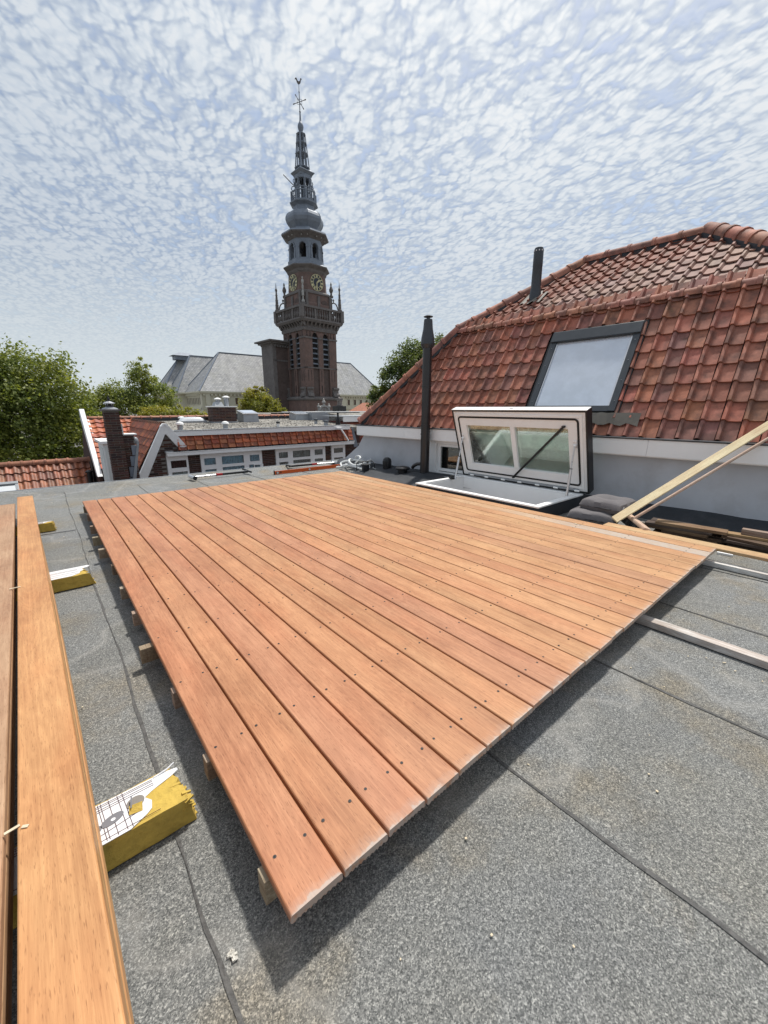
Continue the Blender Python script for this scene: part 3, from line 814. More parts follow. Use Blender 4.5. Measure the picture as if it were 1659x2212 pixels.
def vertical_plane(p, q_, side):
    d = (Vector(q_) - Vector(p)); d.z = 0; d.normalize()
    return (p, (-d.y * side, d.x * side, 0))
hipS = [vertical_plane((XL0, YE, 0), (XLB, YB, 0), 1), vertical_plane((XR0, YE, 0), (XRB, YB, 0), -1)]
hipU = [vertical_plane((XLB, YB, 0), (XK, YR, 0), 1), vertical_plane((XRB, YB, 0), (XP, YR, 0), -1)]
WX0, WX1, WY0, WY1 = 2.03, 3.24, .33, 1.645   # roof window rectangle (x, distance up the slope)
f1 = tile_field((0, YE - .01, ZE - .01), (1, 0, 0), (0, c60, s60), (0, -s60, c60), cols_, range(0, 9), polyS, pt, hipS, lambda: jit(mixc(random.choice(RED), (.37, .15, .105), .35), .12, .07), (WX0 - .06, WX1 + .06, WY0 - .1, WY1 + .08))
UPC = [mixc(c, (.29, .22, .19), .62) for c in RED]  # greyed in the colour to imitate sky gloss on the upper slope
f2 = tile_field((0, YB + .03, ZB + .035), (1, 0, 0), (0, c35, s35), (0, -s35, c35), cols_, range(0, 9), polyU, pt, hipU, lambda: jit(mixc(random.choice(UPC), (.32, .19, .15), .5), .08, .05))
camh = Vector((0, 0, 1.275))
def house_w(p): return hp(p.x, p.y, p.z)
items = [(f, 0) for f in f1] + [(f, 1) for f in f2]
items.sort(key=lambda it: (house_w(it[0][3]) - camh).length + (100 if it[0][3].x > 4.75 else 0))
rest = {0: MB(), 1: MB()}
for k, ((m, me, cc, c0), which) in enumerate(items):
    par = (steep, upper)[which]
    if k < 300:
        o = obj('roof_tile', me, 'tile', par, color=cc)
        o.matrix_local = m
    else:
        rest[which].add([m @ v.co for v in me.vertices], [tuple(p.vertices) for p in me.polygons])
for which, par in ((0, steep), (1, upper)):
    if rest[which].v: stuff(rest[which].build('roof_tile_field', 'tile', par, color=(.24, .085, .055), smooth=True))

# hip, ridge and break tiles
def ridge_mesh(L, r=.088, t=.012, collar=.05, n=9):
    mb = MB(); ang = [R(-15) + R(210) * k / (n - 1) for k in range(n)]
    st = [(0.0, r + .016), (collar, r + .016), (collar + .004, r + .002), (L + .04, r - .004)]
    vs = []
    for y, rr in st: vs += [(rr * math.cos(a), y, rr * math.sin(a)) for a in ang]
    vs += [((r - .010) * math.cos(a), 0.0, (r - .010) * math.sin(a)) for a in ang]
    fs = []
    for k in range(3):
        for i in range(n - 1): fs.append((k * n + i + 1, k * n + i, (k + 1) * n + i, (k + 1) * n + i + 1))
    for i in range(n - 1): fs.append((4 * n + i + 1, 4 * n + i, i, i + 1))
    mb.add(vs, fs)
    return mb.mesh('ridge_tile', smooth=True)
def ridge_line(p, q_, L, me, parent, pick, m='tile', name='ridge_tile'):
    p, q_ = Vector(p), Vector(q_); d = q_ - p; n = max(1, round(d.length / L)); d.normalize()
    st = (q_ - p).length / n
    x = d.cross(Vector((0, 0, 1))).normalized(); z = x.cross(d)
    for k in range(n):
        mt = Matrix.Identity(4); loc = p + d * st * k
        for a in range(3):
            mt[a][0], mt[a][1], mt[a][2], mt[a][3] = x[a], d[a], z[a], loc[a] + random.uniform(-.004, .004)
        o = obj(name, me, m, parent, color=pick()); o.matrix_local = mt
RIDGE = [(0.38, 0.165, 0.115), (0.34, 0.15, 0.11), (0.42, 0.185, 0.12), (0.30, 0.145, 0.11)]
pr = lambda: jit(random.choice(RIDGE), .12, .06)
hipm = ridge_mesh(.335, r=.098)
ridge_line((XL0 - .03, YE - .02, ZE + .05), (XLB - .01, YB + .01, ZB + .06), .335, hipm, house, pr)
ridge_line((XLB - .01, YB + .02, ZB + .07), (XK, YR, ZR + .05), .335, hipm, house, pr)
ridge_line((XK, YR, ZR + .05), (XP - .02, YR, ZR + .05), .335, hipm, house, pr)
big_r = ridge_mesh(.30, r=.108)
ridge_line((XRB, YB, ZB + .05), (XP + .02, YR - .02, ZR + .06), .26, big_r, house, pr)
ridge_line((XR0, YE, ZE + .05), (XRB, YB, ZB + .06), .335, hipm, house, pr)
brk = ridge_mesh(.183, r=.072, collar=.045)
ridge_line((4.88, YB + .005, ZB + .035), (XLB + .06, YB + .005, ZB + .035), .183, brk, house, pr, name='break_tile')
# mortar bed under the hips
mb = MB()
mb.bar((XL0, YE, ZE + .01), (XLB, YB, ZB + .01), .16, .06); mb.bar((XLB, YB, ZB + .02), (XK, YR, ZR), .17, .07); mb.bar((XK, YR, ZR), (XP, YR, ZR), .17, .07); mb.bar((XP, YR, ZR), (XRB, YB, ZB + .02), .22, .08)
mb.build('hip_mortar', 'tar', house)
# fascia box gutter, seams and zinc edge
for xa, xb in ((-1.80, -.35), (-.348, 3.72), (3.722, 6.9)):
    MB().box(xa, xb, 0.0, .022, .712, .905).build('fascia_board', 'white', house, bevel=.003)
MB().box(-1.80, 6.9, .0225, .13, .700, .716).build('soffit', 'white', house)
MB().box(-1.80, -1.78, .0225, 1.2, .712, .905).build('fascia_return', 'white', house, bevel=.002)
MB().box(-1.815, 6.9, -.012, .125, .9055, .927).build('gutter_edge', 'darkgrey', house, bevel=.004)
MB().box(-1.2, 6.9, -.0135, -.0122, .921, .9275).build('gutter_bead', 'zinc', house)
# rendered wall with slanted far end, window opening cut out
def place_w(u, v, t): return (u, t, v)
WIN = (.30, 1.42, .09, .70)
mb = MB()
mb.prism([(-2.65, -.02), (.30, -.02), (.30, .70), (-1.70, .70), (-1.9, .45)], place_w, .122, .5)
mb.prism([(1.42, -.02), (7.0, -.02), (7.0, .70), (1.42, .70)], place_w, .122, .5)
mb.prism([(.301, -.02), (1.419, -.02), (1.419, .089), (.301, .089)], place_w, .1225, .5)
mb.build('rendered_wall', 'render', house)
MB().box(-1.65, 6.9, .5, 5.5, -9, ZE - .05).build('house_body', 'towerbrick', house)
# window behind the hatch
wf = MB()
wf.box(.30, .36, .10, .2, .09, .70).box(1.36, 1.42, .10, .2, .09, .70).box(.361, 1.359, .10, .2, .09, .145).box(.361, 1.359, .1, .2, .65, .70)
wf = wf.build('window', 'white', house, bevel=.003)
mb = MB(); mb.box(.40, .45, .13, .18, .16, .645).box(1.27, 1.32, .13, .18, .16, .645).box(.451, 1.269, .13, .18, .16, .21).box(.451, 1.269, .13, .18, .60, .645).box(.362, .40, .15, .19, .146, .649).box(1.321, 1.358, .15, .19, .146, .649)
mb.build('sash', 'white', wf, bevel=.003)
MB().box(.45, 1.27, .150, .156, .21, .60).build('pane', 'winglass', wf)
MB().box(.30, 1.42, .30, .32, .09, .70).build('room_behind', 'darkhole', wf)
MB().box(.26, 1.46, .02, .121, .055, .088).build('sill', 'oldwhite', wf, bevel=.004)
MB().box(.20, .295, .105, .1215, .09, .70).build('window_trim', 'white', wf)

# roof window
S0 = Vector((0, YE - .01, ZE - .01)); sv = Vector((0, c60, s60)); nv = Vector((0, -s60, c60))
def ps(x, y, z): return S0 + Vector((x, 0, 0)) + sv * y + nv * z
def slab(mb, x0, x1, y0, y1, z0, z1):
    return mb.hexa([ps(x0, y0, z0), ps(x1, y0, z0), ps(x1, y1, z0), ps(x0, y1, z0), ps(x0, y0, z1), ps(x1, y0, z1), ps(x1, y1, z1), ps(x0, y1, z1)])
mb = MB()
slab(mb, WX0, WX0 + .085, WY0, WY1, -.03, .085); slab(mb, WX1 - .085, WX1, WY0, WY1, -.03, .085)
slab(mb, WX0 + .086, WX1 - .086, WY0, WY0 + .085, -.03, .075)
rw = mb.build('roof_window', 'darkgrey', house, bevel=.006)
mb = MB(); slab(mb, WX0 - .002, WX1 + .002, WY1 - .17, WY1 + .004, -.02, .108); mb.build('top_hood', 'darkgrey', rw, bevel=.01)
mb = MB(); slab(mb, WX0 + .088, WX0 + .105, WY0 + .087, WY1 - .172, .0, .07); slab(mb, WX1 - .105, WX1 - .088, WY0 + .087, WY1 - .172, .0, .07); slab(mb, WX0 + .106, WX1 - .106, WY1 - .19, WY1 - .172, .0, .07); mb.build('glazing_bead', 'steel', rw)
mb = MB(); slab(mb, WX0 + .105, WX1 - .105, WY0 + .087, WY1 - .19, .05, .056); mb.build('pane', 'roofglass', rw)
mb = MB(); slab(mb, WX0 + .1, WX1 - .1, WY0 + .08, WY1 - .18, -.02, -.015); mb.build('inner_blind', 'netcurtain', rw)
mb = MB()
slab(mb, WX0 - .045, WX0 - .003, WY0 - .02, WY1 + .03, -.02, .05); slab(mb, WX1 + .003, WX1 + .045, WY0 - .02, WY1 + .03, -.02, .05); slab(mb, WX0 - .04, WX1 + .04, WY1 + .006, WY1 + .05, -.01, .055)
mb.build('side_flashing', 'black', rw, bevel=.004)
mb = MB(); slab(mb, WX0 - .02, WX1 + .05, WY0 - .045, WY0 - .004, .02, .05); mb.build('sill_rail', 'black', rw, bevel=.004)
for k in range(8):
    mb = MB(); sx_ = WX0 + .04 if k % 2 else WX1 - .04; p = ps(sx_, WY0 + .15 + .3 * (k // 2), .087)
    mb.lathe([(.006, -.002), (.006, .003)], 8, p); mb.build('frame_screw', 'steel', rw)
# lead apron below it, dressed over the tiles
mb = MB(); vs = []; fs = []
for i in range(25):
    for j in range(5):
        x = WX0 - .05 + (WX1 - WX0 + .36) * i / 24; y = WY0 - .02 - .16 * j / 4 - (.02 * math.sin(i * 1.9) if j == 4 else 0)
        ph = ((x - .145) % .183) / .183
        vs.append(ps(x, y, .070 - .012 * j / 4 + .022 * math.exp(-((min(ph, 1 - ph)) / .13) ** 2) + .004 * math.sin(i * 3.1 + j)))
for i in range(24):
    for j in range(4): fs.append((i * 5 + j, (i + 1) * 5 + j, (i + 1) * 5 + j + 1, i * 5 + j + 1))
M['apron'] = pmat('lead_apron', (0.16, 0.145, 0.12), 0.6, 0.3, 12, 0.2, dirt=0.4)
mb.add(vs, [f[::-1] for f in fs]).build('lead_apron', 'apron', rw, smooth=True)

# vent pipe on the upper slope
vp = thing('roof_vent_pipe', 'short grey vent pipe standing on the upper tiled slope near the hip', 'vent pipe', hp(1.13, 1.80, 3.19))
mb = MB(); mb.lathe([(.105, -.06), (.10, .06), (.085, .16), (.084, .17), (.082, .5), (.084, .505), (.082, .74), (.078, .77), (.070, .79)], 18); mb.build('pipe', 'darkgrey', vp, smooth=True)
mb = MB()
for k in range(10):
    a = 2 * math.pi * k / 10; mb.obox((.083 * math.cos(a), .083 * math.sin(a), .74), (.004, .018, .022), Matrix.Rotation(a, 3, 'Z'))
mb.build('vent_slot', 'whitetag', vp)
mb = MB(); vs = []; fs = []
for i in range(7):
    for j in range(5):
        a = hp(1.13, 1.8, 0); x = -.19 + .38 * i / 6; yv = -.20 + .32 * j / 4
        w = hp(1.13 + x, 1.8 + yv, 3.19 + yv * T35 - .0 + .02 * math.sin(i * 2)); vs.append(w - Vector(vp.location) + Vector((0, 0, .025)))
for i in range(6):
    for j in range(4): fs.append((i * 5 + j, (i + 1) * 5 + j, (i + 1) * 5 + j + 1, i * 5 + j + 1))
mb.add(vs, fs).build('lead_slate', 'apron', vp, smooth=True)

# tall black flue in front of the fascia
fl = thing('flue_pipe', 'tall slim black flue pipe with conical cowl rising before the white fascia', 'flue', (5.245, 5.10, 0))
mb = MB(); mb.lathe([(.082, 0), (.082, .95), (.089, .952), (.089, .985), (.079, .987), (.079, 1.62), (.084, 1.622), (.084, 1.65), (.078, 1.652), (.078, 2.28)], 20); mb.build('pipe', 'flue', fl, smooth=True)
mb = MB(); mb.lathe([(.088, 2.25), (.118, 2.30), (.122, 2.31), (.118, 2.335)], 20); mb.lathe([(.116, 2.335), (.112, 2.40), (.082, 2.55), (.072, 2.68), (.068, 2.70)], 20); mb.build('cowl', 'darkgrey', fl, smooth=True)
mb = MB(); mb.lathe([(.03, 2.70), (.03, 2.735)], 10); mb.lathe([(.075, 2.735), (.078, 2.745), (.03, 2.765)], 18); mb.build('rain_cap', 'darkgrey', fl, smooth=True)
mb = MB(); mb.lathe([(.125, .0), (.12, .03), (.088, .11), (.086, .14)], 18); mb.build('base_collar', 'rubber', fl, smooth=True)
MB().obox((.06, .07, .82), (.2, .02, .03), Matrix.Rotation(0, 3, 'Z')).build('wall_bracket', 'black', fl)

# vents on the black membrane
v1_ = thing('roof_vent', 'black hooded vent with grey base beside the white conduit', 'roof vent', (5.16, 6.05, .05))
mb = MB(); mb.lathe([(.072, -.04), (.072, .07)], 16); mb.build('base', 'zinc', v1_, smooth=True)
mb = MB(); mb.lathe([(.085, .05), (.088, .10), (.09, .20), (.075, .25), (.04, .275), (.005, .28)], 16); mb.build('hood', 'black', v1_, smooth=True)
MB().obox((-.075, -.02, .17), (.05, .08, .10), Matrix.Rotation(.3, 3, 'Z')).build('hood_mouth', 'black', v1_, bevel=.01)
v2_ = thing('roof_vent', 'low black mushroom vent with wide lid left of the flue pipe', 'roof vent', (5.12, 5.55, .05))
mb = MB(); mb.lathe([(.085, -.04), (.085, .10)], 16); mb.build('base', 'black', v2_, smooth=True)
mb = MB(); mb.lathe([(.10, .095), (.135, .105), (.138, .13), (.12, .15), (.05, .165), (.005, .167)], 20); mb.build('lid', 'flue', v2_, smooth=True)
el = MB().tube([(5.22, 5.38, .20), (5.19, 5.32, .24), (5.215, 5.26, .275), (5.24, 5.21, .28)], .032, 10)
tag(el.build('pipe_elbow', 'flue', smooth=True), 'short black pipe elbow joining the flue above the membrane', 'pipe')

# white conduit bundle and cable reel
pts = []
for i in range(90):
    t = i / 89
    loop = t * 2 * math.pi * 3.0
    pts.append((4.93 + .20 * math.cos(loop * .5) * (1 - .3 * t) + .12 * t, 7.02 + .30 * math.sin(loop) * .55 - .45 * t + .2, .03 + .20 * t * abs(math.sin(loop * .5)) + .03 * (i % 30) / 30 + .10 * t))
mb = MB(); mb.tube([(4.78, 7.30, .03), (4.85, 7.22, .035)] + pts, .020, 8)
for k in range(3):
    lp = []
    for i in range(33):
        a = 2 * math.pi * i / 32
        lp.append((5.0 + (.20 + .02 * k) * math.cos(a) + .02 * k, 6.78 + (.26 - .02 * k) * math.sin(a), .035 + .05 * k + .045 * (1 + math.cos(a * 2 + k))))
    mb.tube(lp, .019, 8)
tag(mb.build('conduit_coil', 'hose', smooth=True), 'tangled coil of white flexible conduit at the far deck corner', 'conduit')
rl = thing('cable_reel', 'small black cable reel with wire frame among the white conduit', 'cable reel', (4.86, 6.36, .02))
mb = MB(); mb.lathe([(.095, .03), (.095, .035), (.07, .04), (.075, .07), (.072, .10), (.076, .13), (.07, .155), (.095, .16), (.095, .165)], 18); mb.build('drum', 'rubber', rl, smooth=True)
mb = MB()
for sx2 in (-.13, .13):
    mb.tube([(sx2, -.12, 0), (sx2, -.12, .18), (sx2, -.06, .22), (sx2, .06, .22), (sx2, .12, .18), (sx2, .12, 0)], .009, 6)
mb.tube([(-.13, 0, .22), (.13, 0, .22)], .009, 6); mb.build('wire_frame', 'black', rl, smooth=True)
mb = MB(); mb.tube([(.1, -.1, .1), (.16, -.17, .06), (.12, -.22, .04), (.17, -.26, .02), (.1, -.3, .01)], .005, 6); mb.build('loose_cable', 'hose', rl, smooth=True)

# ================================================================== ROOF HATCH
HT = .19
ht = thing('roof_hatch', 'open white framed glazed roof hatch with black edges standing beside the deck', 'roof hatch', (4.185, 2.265, 0))
# local frame: x back (0..1.09), y left/far (0..1.96)
BX, BY = 1.09, 1.965
mb = MB()
mb.box(0, .055, 0, BY, .005, HT - .022).box(BX - .055, BX, 0, BY, .005, HT - .022).box(.056, BX - .056, 0, .055, .005, HT - .022).box(.056, BX - .056, BY - .055, BY, .005, HT - .022)
mb.build('outer_kerb', 'tar', ht, bevel=.004)
mb = MB(); e = .07
mb.box(-.012, e, -.012, BY + .012, HT - .021, HT).box(BX - e, BX + .01, -.012, BY + .012, HT - .021, HT).box(e + .001, BX - e - .001, -.012, e, HT - .021, HT).box(e + .001, BX - e - .001, BY - e, BY + .012, HT - .021, HT)
mb.build('top_rim', 'white', ht, bevel=.006)
mb = MB()
mb.box(.057, .075, .057, BY - .057, -.6, HT - .0215).box(BX - .075, BX - .057, .057, BY - .057, -.6, HT - .0215).box(.076, BX - .076, .057, .075, -.6, HT - .0215).box(.076, BX - .076, BY - .075, BY - .057, -.6, HT - .0215).box(.076, BX - .076, .076, BY - .076, -.62, -.6)
mb.build('shaft_lining', 'white', ht)
# lid leaning forward about its hinge line
LEAN = R(-19)
lid = bpy.data.objects.new('lid', None); col.objects.link(lid); lid.parent = ht
lid.location = (BX + .03, 0, HT + .035); lid.rotation_euler = (0, LEAN, 0)
# lid local: z up along the lid, y along, x = outside normal (+x outer side)
LH, LW0, LW1 = 1.085, -.085, 1.975
def lbox(y0, y1, z0, z1, x0, x1, name, m, bevel=.003, parent=None):
    return MB().box(x0, x1, y0, y1, z0, z1).build(name, m, parent or lid, bevel=bevel)
def lring(y0, y1, z0, z1, w, x0, x1, name, m, bevel=.003, parent=None):
    mb = MB()
    mb.box(x0, x1, y0, y0 + w, z0, z1).box(x0, x1, y1 - w, y1, z0, z1).box(x0, x1, y0 + w + .0005, y1 - w - .0005, z0, z0 + w).box(x0, x1, y0 + w + .0005, y1 - w - .0005, z1 - w, z1)
    return mb.build(name, m, parent or lid, bevel=bevel)
lring(LW0, LW1, -.02, LH, .022, -.03, .10, 'outer_casing', 'black')
lbox(LW0 + .001, LW1 - .001, LH + .001, LH + .010, -.032, .085, 'top_edge', 'white', .002)
lring(LW0 + .0225, LW1 - .0225, .003, LH - .0225, .045, -.022, .02, 'casing_lip', 'oldwhite')
lring(LW0 + .062, LW1 - .062, .04, LH - .058, .036, -.030, -.004, 'inner_frame', 'white')
# rounded gasket
def rrect(y0, y1, z0, z1, r, n=6):
    p = []
    for cy_, cz_, a0 in ((y1 - r, z1 - r, 0), (y0 + r, z1 - r, 90), (y0 + r, z0 + r, 180), (y1 - r, z0 + r, 270)):
        for k in range(n + 1):
            a = R(a0 + 90 * k / n); p.append((cy_ + r * math.cos(a), cz_ + r * math.sin(a)))
    return p
go, gi = rrect(LW0 + .10, LW1 - .10, .078, LH - .097, .05), rrect(LW0 + .122, LW1 - .122, .100, LH - .119, .032)
n_ = len(go); mb = MB()
vs = [(-.036, y, z) for y, z in go] + [(-.036, y, z) for y, z in gi] + [(-.02, y, z) for y, z in go] + [(-.02, y, z) for y, z in gi]
fs = []
for k in range(n_):
    k2 = (k + 1) % n_
    fs += [(k, k2, n_ + k2, n_ + k), (2 * n_ + k, 2 * n_ + k2, k2, k), (n_ + k, n_ + k2, 3 * n_ + k2, 3 * n_ + k)]
mb.add(vs, fs).build('gasket', 'rubber', lid)
PY0, PYM, PY1 = LW0 + .24, (LW0 + LW1) / 2, LW1 - .24
lring(LW0 + .1, LW1 - .1, .078, LH - .097, .14, -.028, .03, 'sash', 'white', .004)
lbox(PYM - .035, PYM + .035, .219, LH - .238, -.027, .03, 'mullion', 'white', .004)
for a, b in ((PY0 + .002, PYM - .036), (PYM + .036, PY1 - .002)):
    lbox(a, b, .2195, LH - .2385, .006, .012, 'pane', 'greenglass', 0)
    lbox(a, b, .2195, LH - .2385, .050, .056, 'pane', 'greenglass', 0)
lring(LW0 + .022, LW1 - .022, .003, LH - .022, .19, .062, .095, 'outer_frame', 'darkgrey', .002)
# stay bar
mb = MB(); mb.bar((-.045, .20, LH - .20), (-.075, .98, .10), .028, .016, (1, 0, 0)); mb.lathe([(.024, -.01), (.024, .01)], 10, (-.045, .20, LH - .20)); mb.lathe([(.024, -.01), (.024, .01)], 10, (-.075, .98, .10))
mb.build('stay_bar', 'black', lid, bevel=.002)
# hinges along the bottom
mb = MB(); mb.box(-.05, -.031, LW0 + .13, LW1 - .13, .012, .038); mb.build('hinge_rail', 'zinc', lid, bevel=.003)
for y in (.06, .35, .62, .90, 1.18, 1.48, 1.76):
    MB().tube([(-.058, y - .03, .02), (-.058, y + .03, .02)], .012, 8).build('hinge', 'white', lid, smooth=True)
for y in (.22, .5, 1.05, 1.6):
    MB().lathe([(.007, 0), (.007, .004)], 8, (-.055, y, .027)).build('hinge_screw', 'steel', lid)
for y in (LW0 + .15, LW1 - .15):
    mb = MB(); mb.box(-.040, -.029, y - .022, y + .022, LH * .56, LH * .56 + .10); mb.build('strut_plate', 'white', lid, bevel=.003)
    for a, b in ((-.013, .02), (.013, .02), (-.013, .075), (.013, .075)):
        MB().obox((-.043, y + a, LH * .56 + b), (.008, .013, .013), Matrix.Rotation(R(45), 3, 'X')).build('bolt', 'steel', lid, bevel=.002)
lbox(PYM - .03, PYM + .03, LH + .011, LH + .015, .0, .03, 'latch', 'steel', .001)
# gas struts, from the rim to the lid
ca, sa = math.cos(LEAN), math.sin(LEAN)
def lid_pt(x, y, z): return Vector((BX + .03 + x * ca + z * sa, y, HT + .035 - x * sa + z * ca))
for y in (LW0 + .15, LW1 - .15):
    top_ = lid_pt(-.055, y, LH * .60); bot = Vector((.72 if y > 1 else .80, max(.05, min(BY - .06, y)) , HT - .01))
    stt = MB().tube([bot, bot.lerp(top_, .55)], .017, 12).build('gas_strut', 'steel', ht, smooth=True)
    MB().tube([bot.lerp(top_, .5), top_], .009, 10).build('strut_rod', 'steel', stt, smooth=True)
    MB().tube([bot.lerp(top_, .545), bot.lerp(top_, .56)], .0185, 12).build('strut_collar', 'black', stt, smooth=True)
    MB().tube([top_ + Vector((0, -.02, 0)), top_ + Vector((0, .02, 0))], .012, 8).build('strut_eye', 'white', stt)
mb = MB(); mb.obox((.74, BY - .06, HT + .015), (.10, .04, .05), Matrix.Rotation(.2, 3, 'Z')); mb.obox((.70, BY - .09, HT + .005), (.05, .10, .03), Matrix.Identity(3)); mb.build('strut_bracket', 'black', ht, bevel=.008)

# ================================================================== THINGS AT THE RIGHT WALL
def cushion(name, label, loc, rz, w, d, h, tilt=(0, 0)):
    t = thing(name, label, 'cushion', loc, rz, 'charcoal seat cushions beside the hatch')
    mb = MB(); nu, nv_ = 22, 22; vs = []; fs = []
    for side in (1, -1):
        for i in range(nu + 1):
            for j in range(nv_ + 1):
                u, v = -1 + 2 * i / nu, -1 + 2 * j / nv_
                su = math.copysign(abs(u) ** .8, u); sv_ = math.copysign(abs(v) ** .8, v)
                e = max(0.0, (1 - abs(u) ** 5)) * max(0.0, (1 - abs(v) ** 5))
                z = h * .5 * e ** .4
                dent = .32 * math.exp(-((abs(u) - .0) ** 2 + (abs(v) - .0) ** 2) * 9) + .10 * math.exp(-(u * u) * 60) + .05 * math.sin(u * 7 + 2 * v) * math.sin(v * 6 - u)
                z *= (1 - dent) if side > 0 else .9
                r_ = 1 - .05 * (u * u * v * v)
                vs.append((u * w / 2 * r_ * (1 + .02 * math.sin(v * 5)), v * d / 2 * r_, side * z + tilt[0] * u * w / 2 + tilt[1] * v * d / 2))
    m_ = (nu + 1) * (nv_ + 1)
    for s_ in (0, 1):
        for i in range(nu):
            for j in range(nv_):
                a = s_ * m_ + i * (nv_ + 1) + j; q4 = (a, a + nv_ + 1, a + nv_ + 2, a + 1)
                fs.append(q4 if s_ == 0 else q4[::-1])
    mb.add(vs, fs).build('pad', 'cushion', t, smooth=True)
    lp = [((w / 2 * .985 - .03 * (abs(math.sin(2 * a)) ** 8)) * max(-1, min(1, 1.25 * math.cos(a))), (d / 2 * .985) * max(-1, min(1, 1.25 * math.sin(a))), 0) for a in np.linspace(0, 2 * math.pi, 60)]
    MB().tube([(x, y, z + tilt[0] * x + tilt[1] * y) for x, y, z in lp], .006, 6).build('piping', 'rubber', t, smooth=True)
    return t
cushion('seat_cushion', 'flat charcoal cushion under another, its edge against the deck', (4.56, 1.80, .105), R(8), .38, .50, .17)
c2_ = cushion('seat_cushion', 'plump charcoal cushion lying on top of the other by the hatch', (4.68, 1.72, .24), R(-6), .40, .48, .16, (.05, -.02))
MB().obox((-.14, -.235, .02), (.02, .004, .03), Matrix.Rotation(.4, 3, 'Y')).build('care_label', 'whitetag', c2_)

def long_bar(name, a, b, w, h, m, color, up=(0, 0, 1), bevel=.003):
    a, b = Vector(a), Vector(b); L = (b - a).length
    o = MB().box(-w / 2, w / 2, 0, L, -h / 2, h / 2).build(name, m, bevel=bevel, color=color)
    d = (b - a).normalized(); x = d.cross(Vector(up)).normalized(); z = x.cross(d)
    mt = Matrix.Identity(4)
    for k in range(3): mt[k][0], mt[k][1], mt[k][2], mt[k][3] = x[k], d[k], z[k], a[k]
    o.matrix_world = mt
    return o
tag(long_bar('pine_lath', (4.345, 1.515, .165), (5.62, .635, 1.148), .075, .028, 'pine', (.86, .73, .46), up=(-.75, -.25, .6)), 'long pale pine lath leaning from the deck edge against the roof eaves', 'lath')
br_ = thing('push_broom', 'wooden push broom leaning against the eaves, its head on the boards', 'broom', (0, 0, 0))
hx, hy, hz = 4.45, 1.345, .165
hd_ = MB().box(-.24, .24, -.035, .035, -.02, .02).build('broom_head', 'pine', br_, (hx, hy, hz), (R(18), R(-4), R(40)), bevel=.014, color=(.60, .44, .33))
mb = MB()
for k in range(60):
    x = -.225 + .45 * (k % 20) / 19; y = -.024 + .024 * (k // 20)
    mb.bar((x, y, -.02), (x + random.uniform(-.01, .01), y * 1.5, -.085), .014, .012)
mb.build('bristle', 'rubber', br_, (hx, hy, hz), (R(18), R(-4), R(40)))
hl = MB().tube([(hx + .06, hy + .05, hz + .01), (5.60, .63, 1.0)], .0145, 12).build('broom_handle', 'pine', br_, smooth=True, color=(.56, .42, .33))
# two piles of short old boards
OLD = [(.085, .055, .035), (.12, .08, .05), (.06, .042, .03), (.16, .11, .065), (.07, .05, .04), (.10, .075, .06)]
def pile(cx, cy, n, L, label, seed, rz0, top_light):
    r = random.Random(seed); z = .012
    ords = ['lowest', 'second lowest', 'third lowest', 'fourth', 'fifth', 'sixth', 'seventh', 'topmost']
    for k in range(n):
        th_ = r.uniform(.021, .029); cols2 = 2
        for c in range(cols2):
            if k == n - 1 and c == 1: continue
            cc = OLD[r.randrange(len(OLD))]
            if k >= n - top_light: cc = (.24, .16, .09) if c == 0 else (.18, .12, .08)
            L2 = L * r.uniform(.82, 1.0)
            o = MB().box(-.066, .066, -L2 / 2, L2 / 2, 0, th_ - .001).build('old_board', 'oldwood', None, (cx + (c - .5) * .145 + r.uniform(-.035, .015), cy + r.uniform(-.07, .07), z), (0, 0, rz0 + r.uniform(-.09, .09)), bevel=.002, color=cc)
            pos = 'topmost' if k == n - 1 else ('lowest' if k == 0 else ['', 'second', 'third', 'fourth', 'fifth', 'sixth', 'seventh'][k] + ' layer up')
            tag(o, '%s dark old board, %s row, in the %s' % (pos, ('deck-side', 'wall-side')[c], label), 'old board', 'short old boards piled by the wall')
        z += th_
    return z
z1_ = pile(4.76, 1.00, 6, .56, 'pile beside the broom head', 3, R(3), 1)
z2_ = pile(4.80, .40, 5, .60, 'pile farther right of the broom', 4, R(-4), 0)
tag(MB().box(-.05, .05, -.2, .2, 0, .022).build('old_board', 'oldwood', None, (4.78, .50, z2_ + .0005), (0, 0, R(6)), bevel=.002, color=(.33, .22, .11)), 'light brown short board lying on top of the right-hand old board pile', 'old board', 'short old boards piled by the wall')
tag(MB().box(-.035, .035, -.13, .13, 0, .05).build('timber_offcut', 'oldwood', None, (4.80, .46, z2_ + .0235), (0, 0, R(2)), bevel=.003, color=(.24, .17, .13)), 'thick square-cut brown offcut topping the right-hand old board pile', 'offcut')
for k, (x, y, a) in enumerate(((4.98, 1.40, .3), (5.05, 1.18, -.2), (5.02, .80, .1))):
    tag(MB().box(-.02, .02, -.17, .17, 0, .018).build('old_lath', 'oldwood', None, (x, y, .03 + .02 * k), (0, 0, a), bevel=.002, color=(.30, .27, .23)),
        ('grey lath behind the broom head', 'grey lath between broom and the first old board pile', 'grey lath between the two old board piles')[k], 'lath', 'grey laths by the wall')

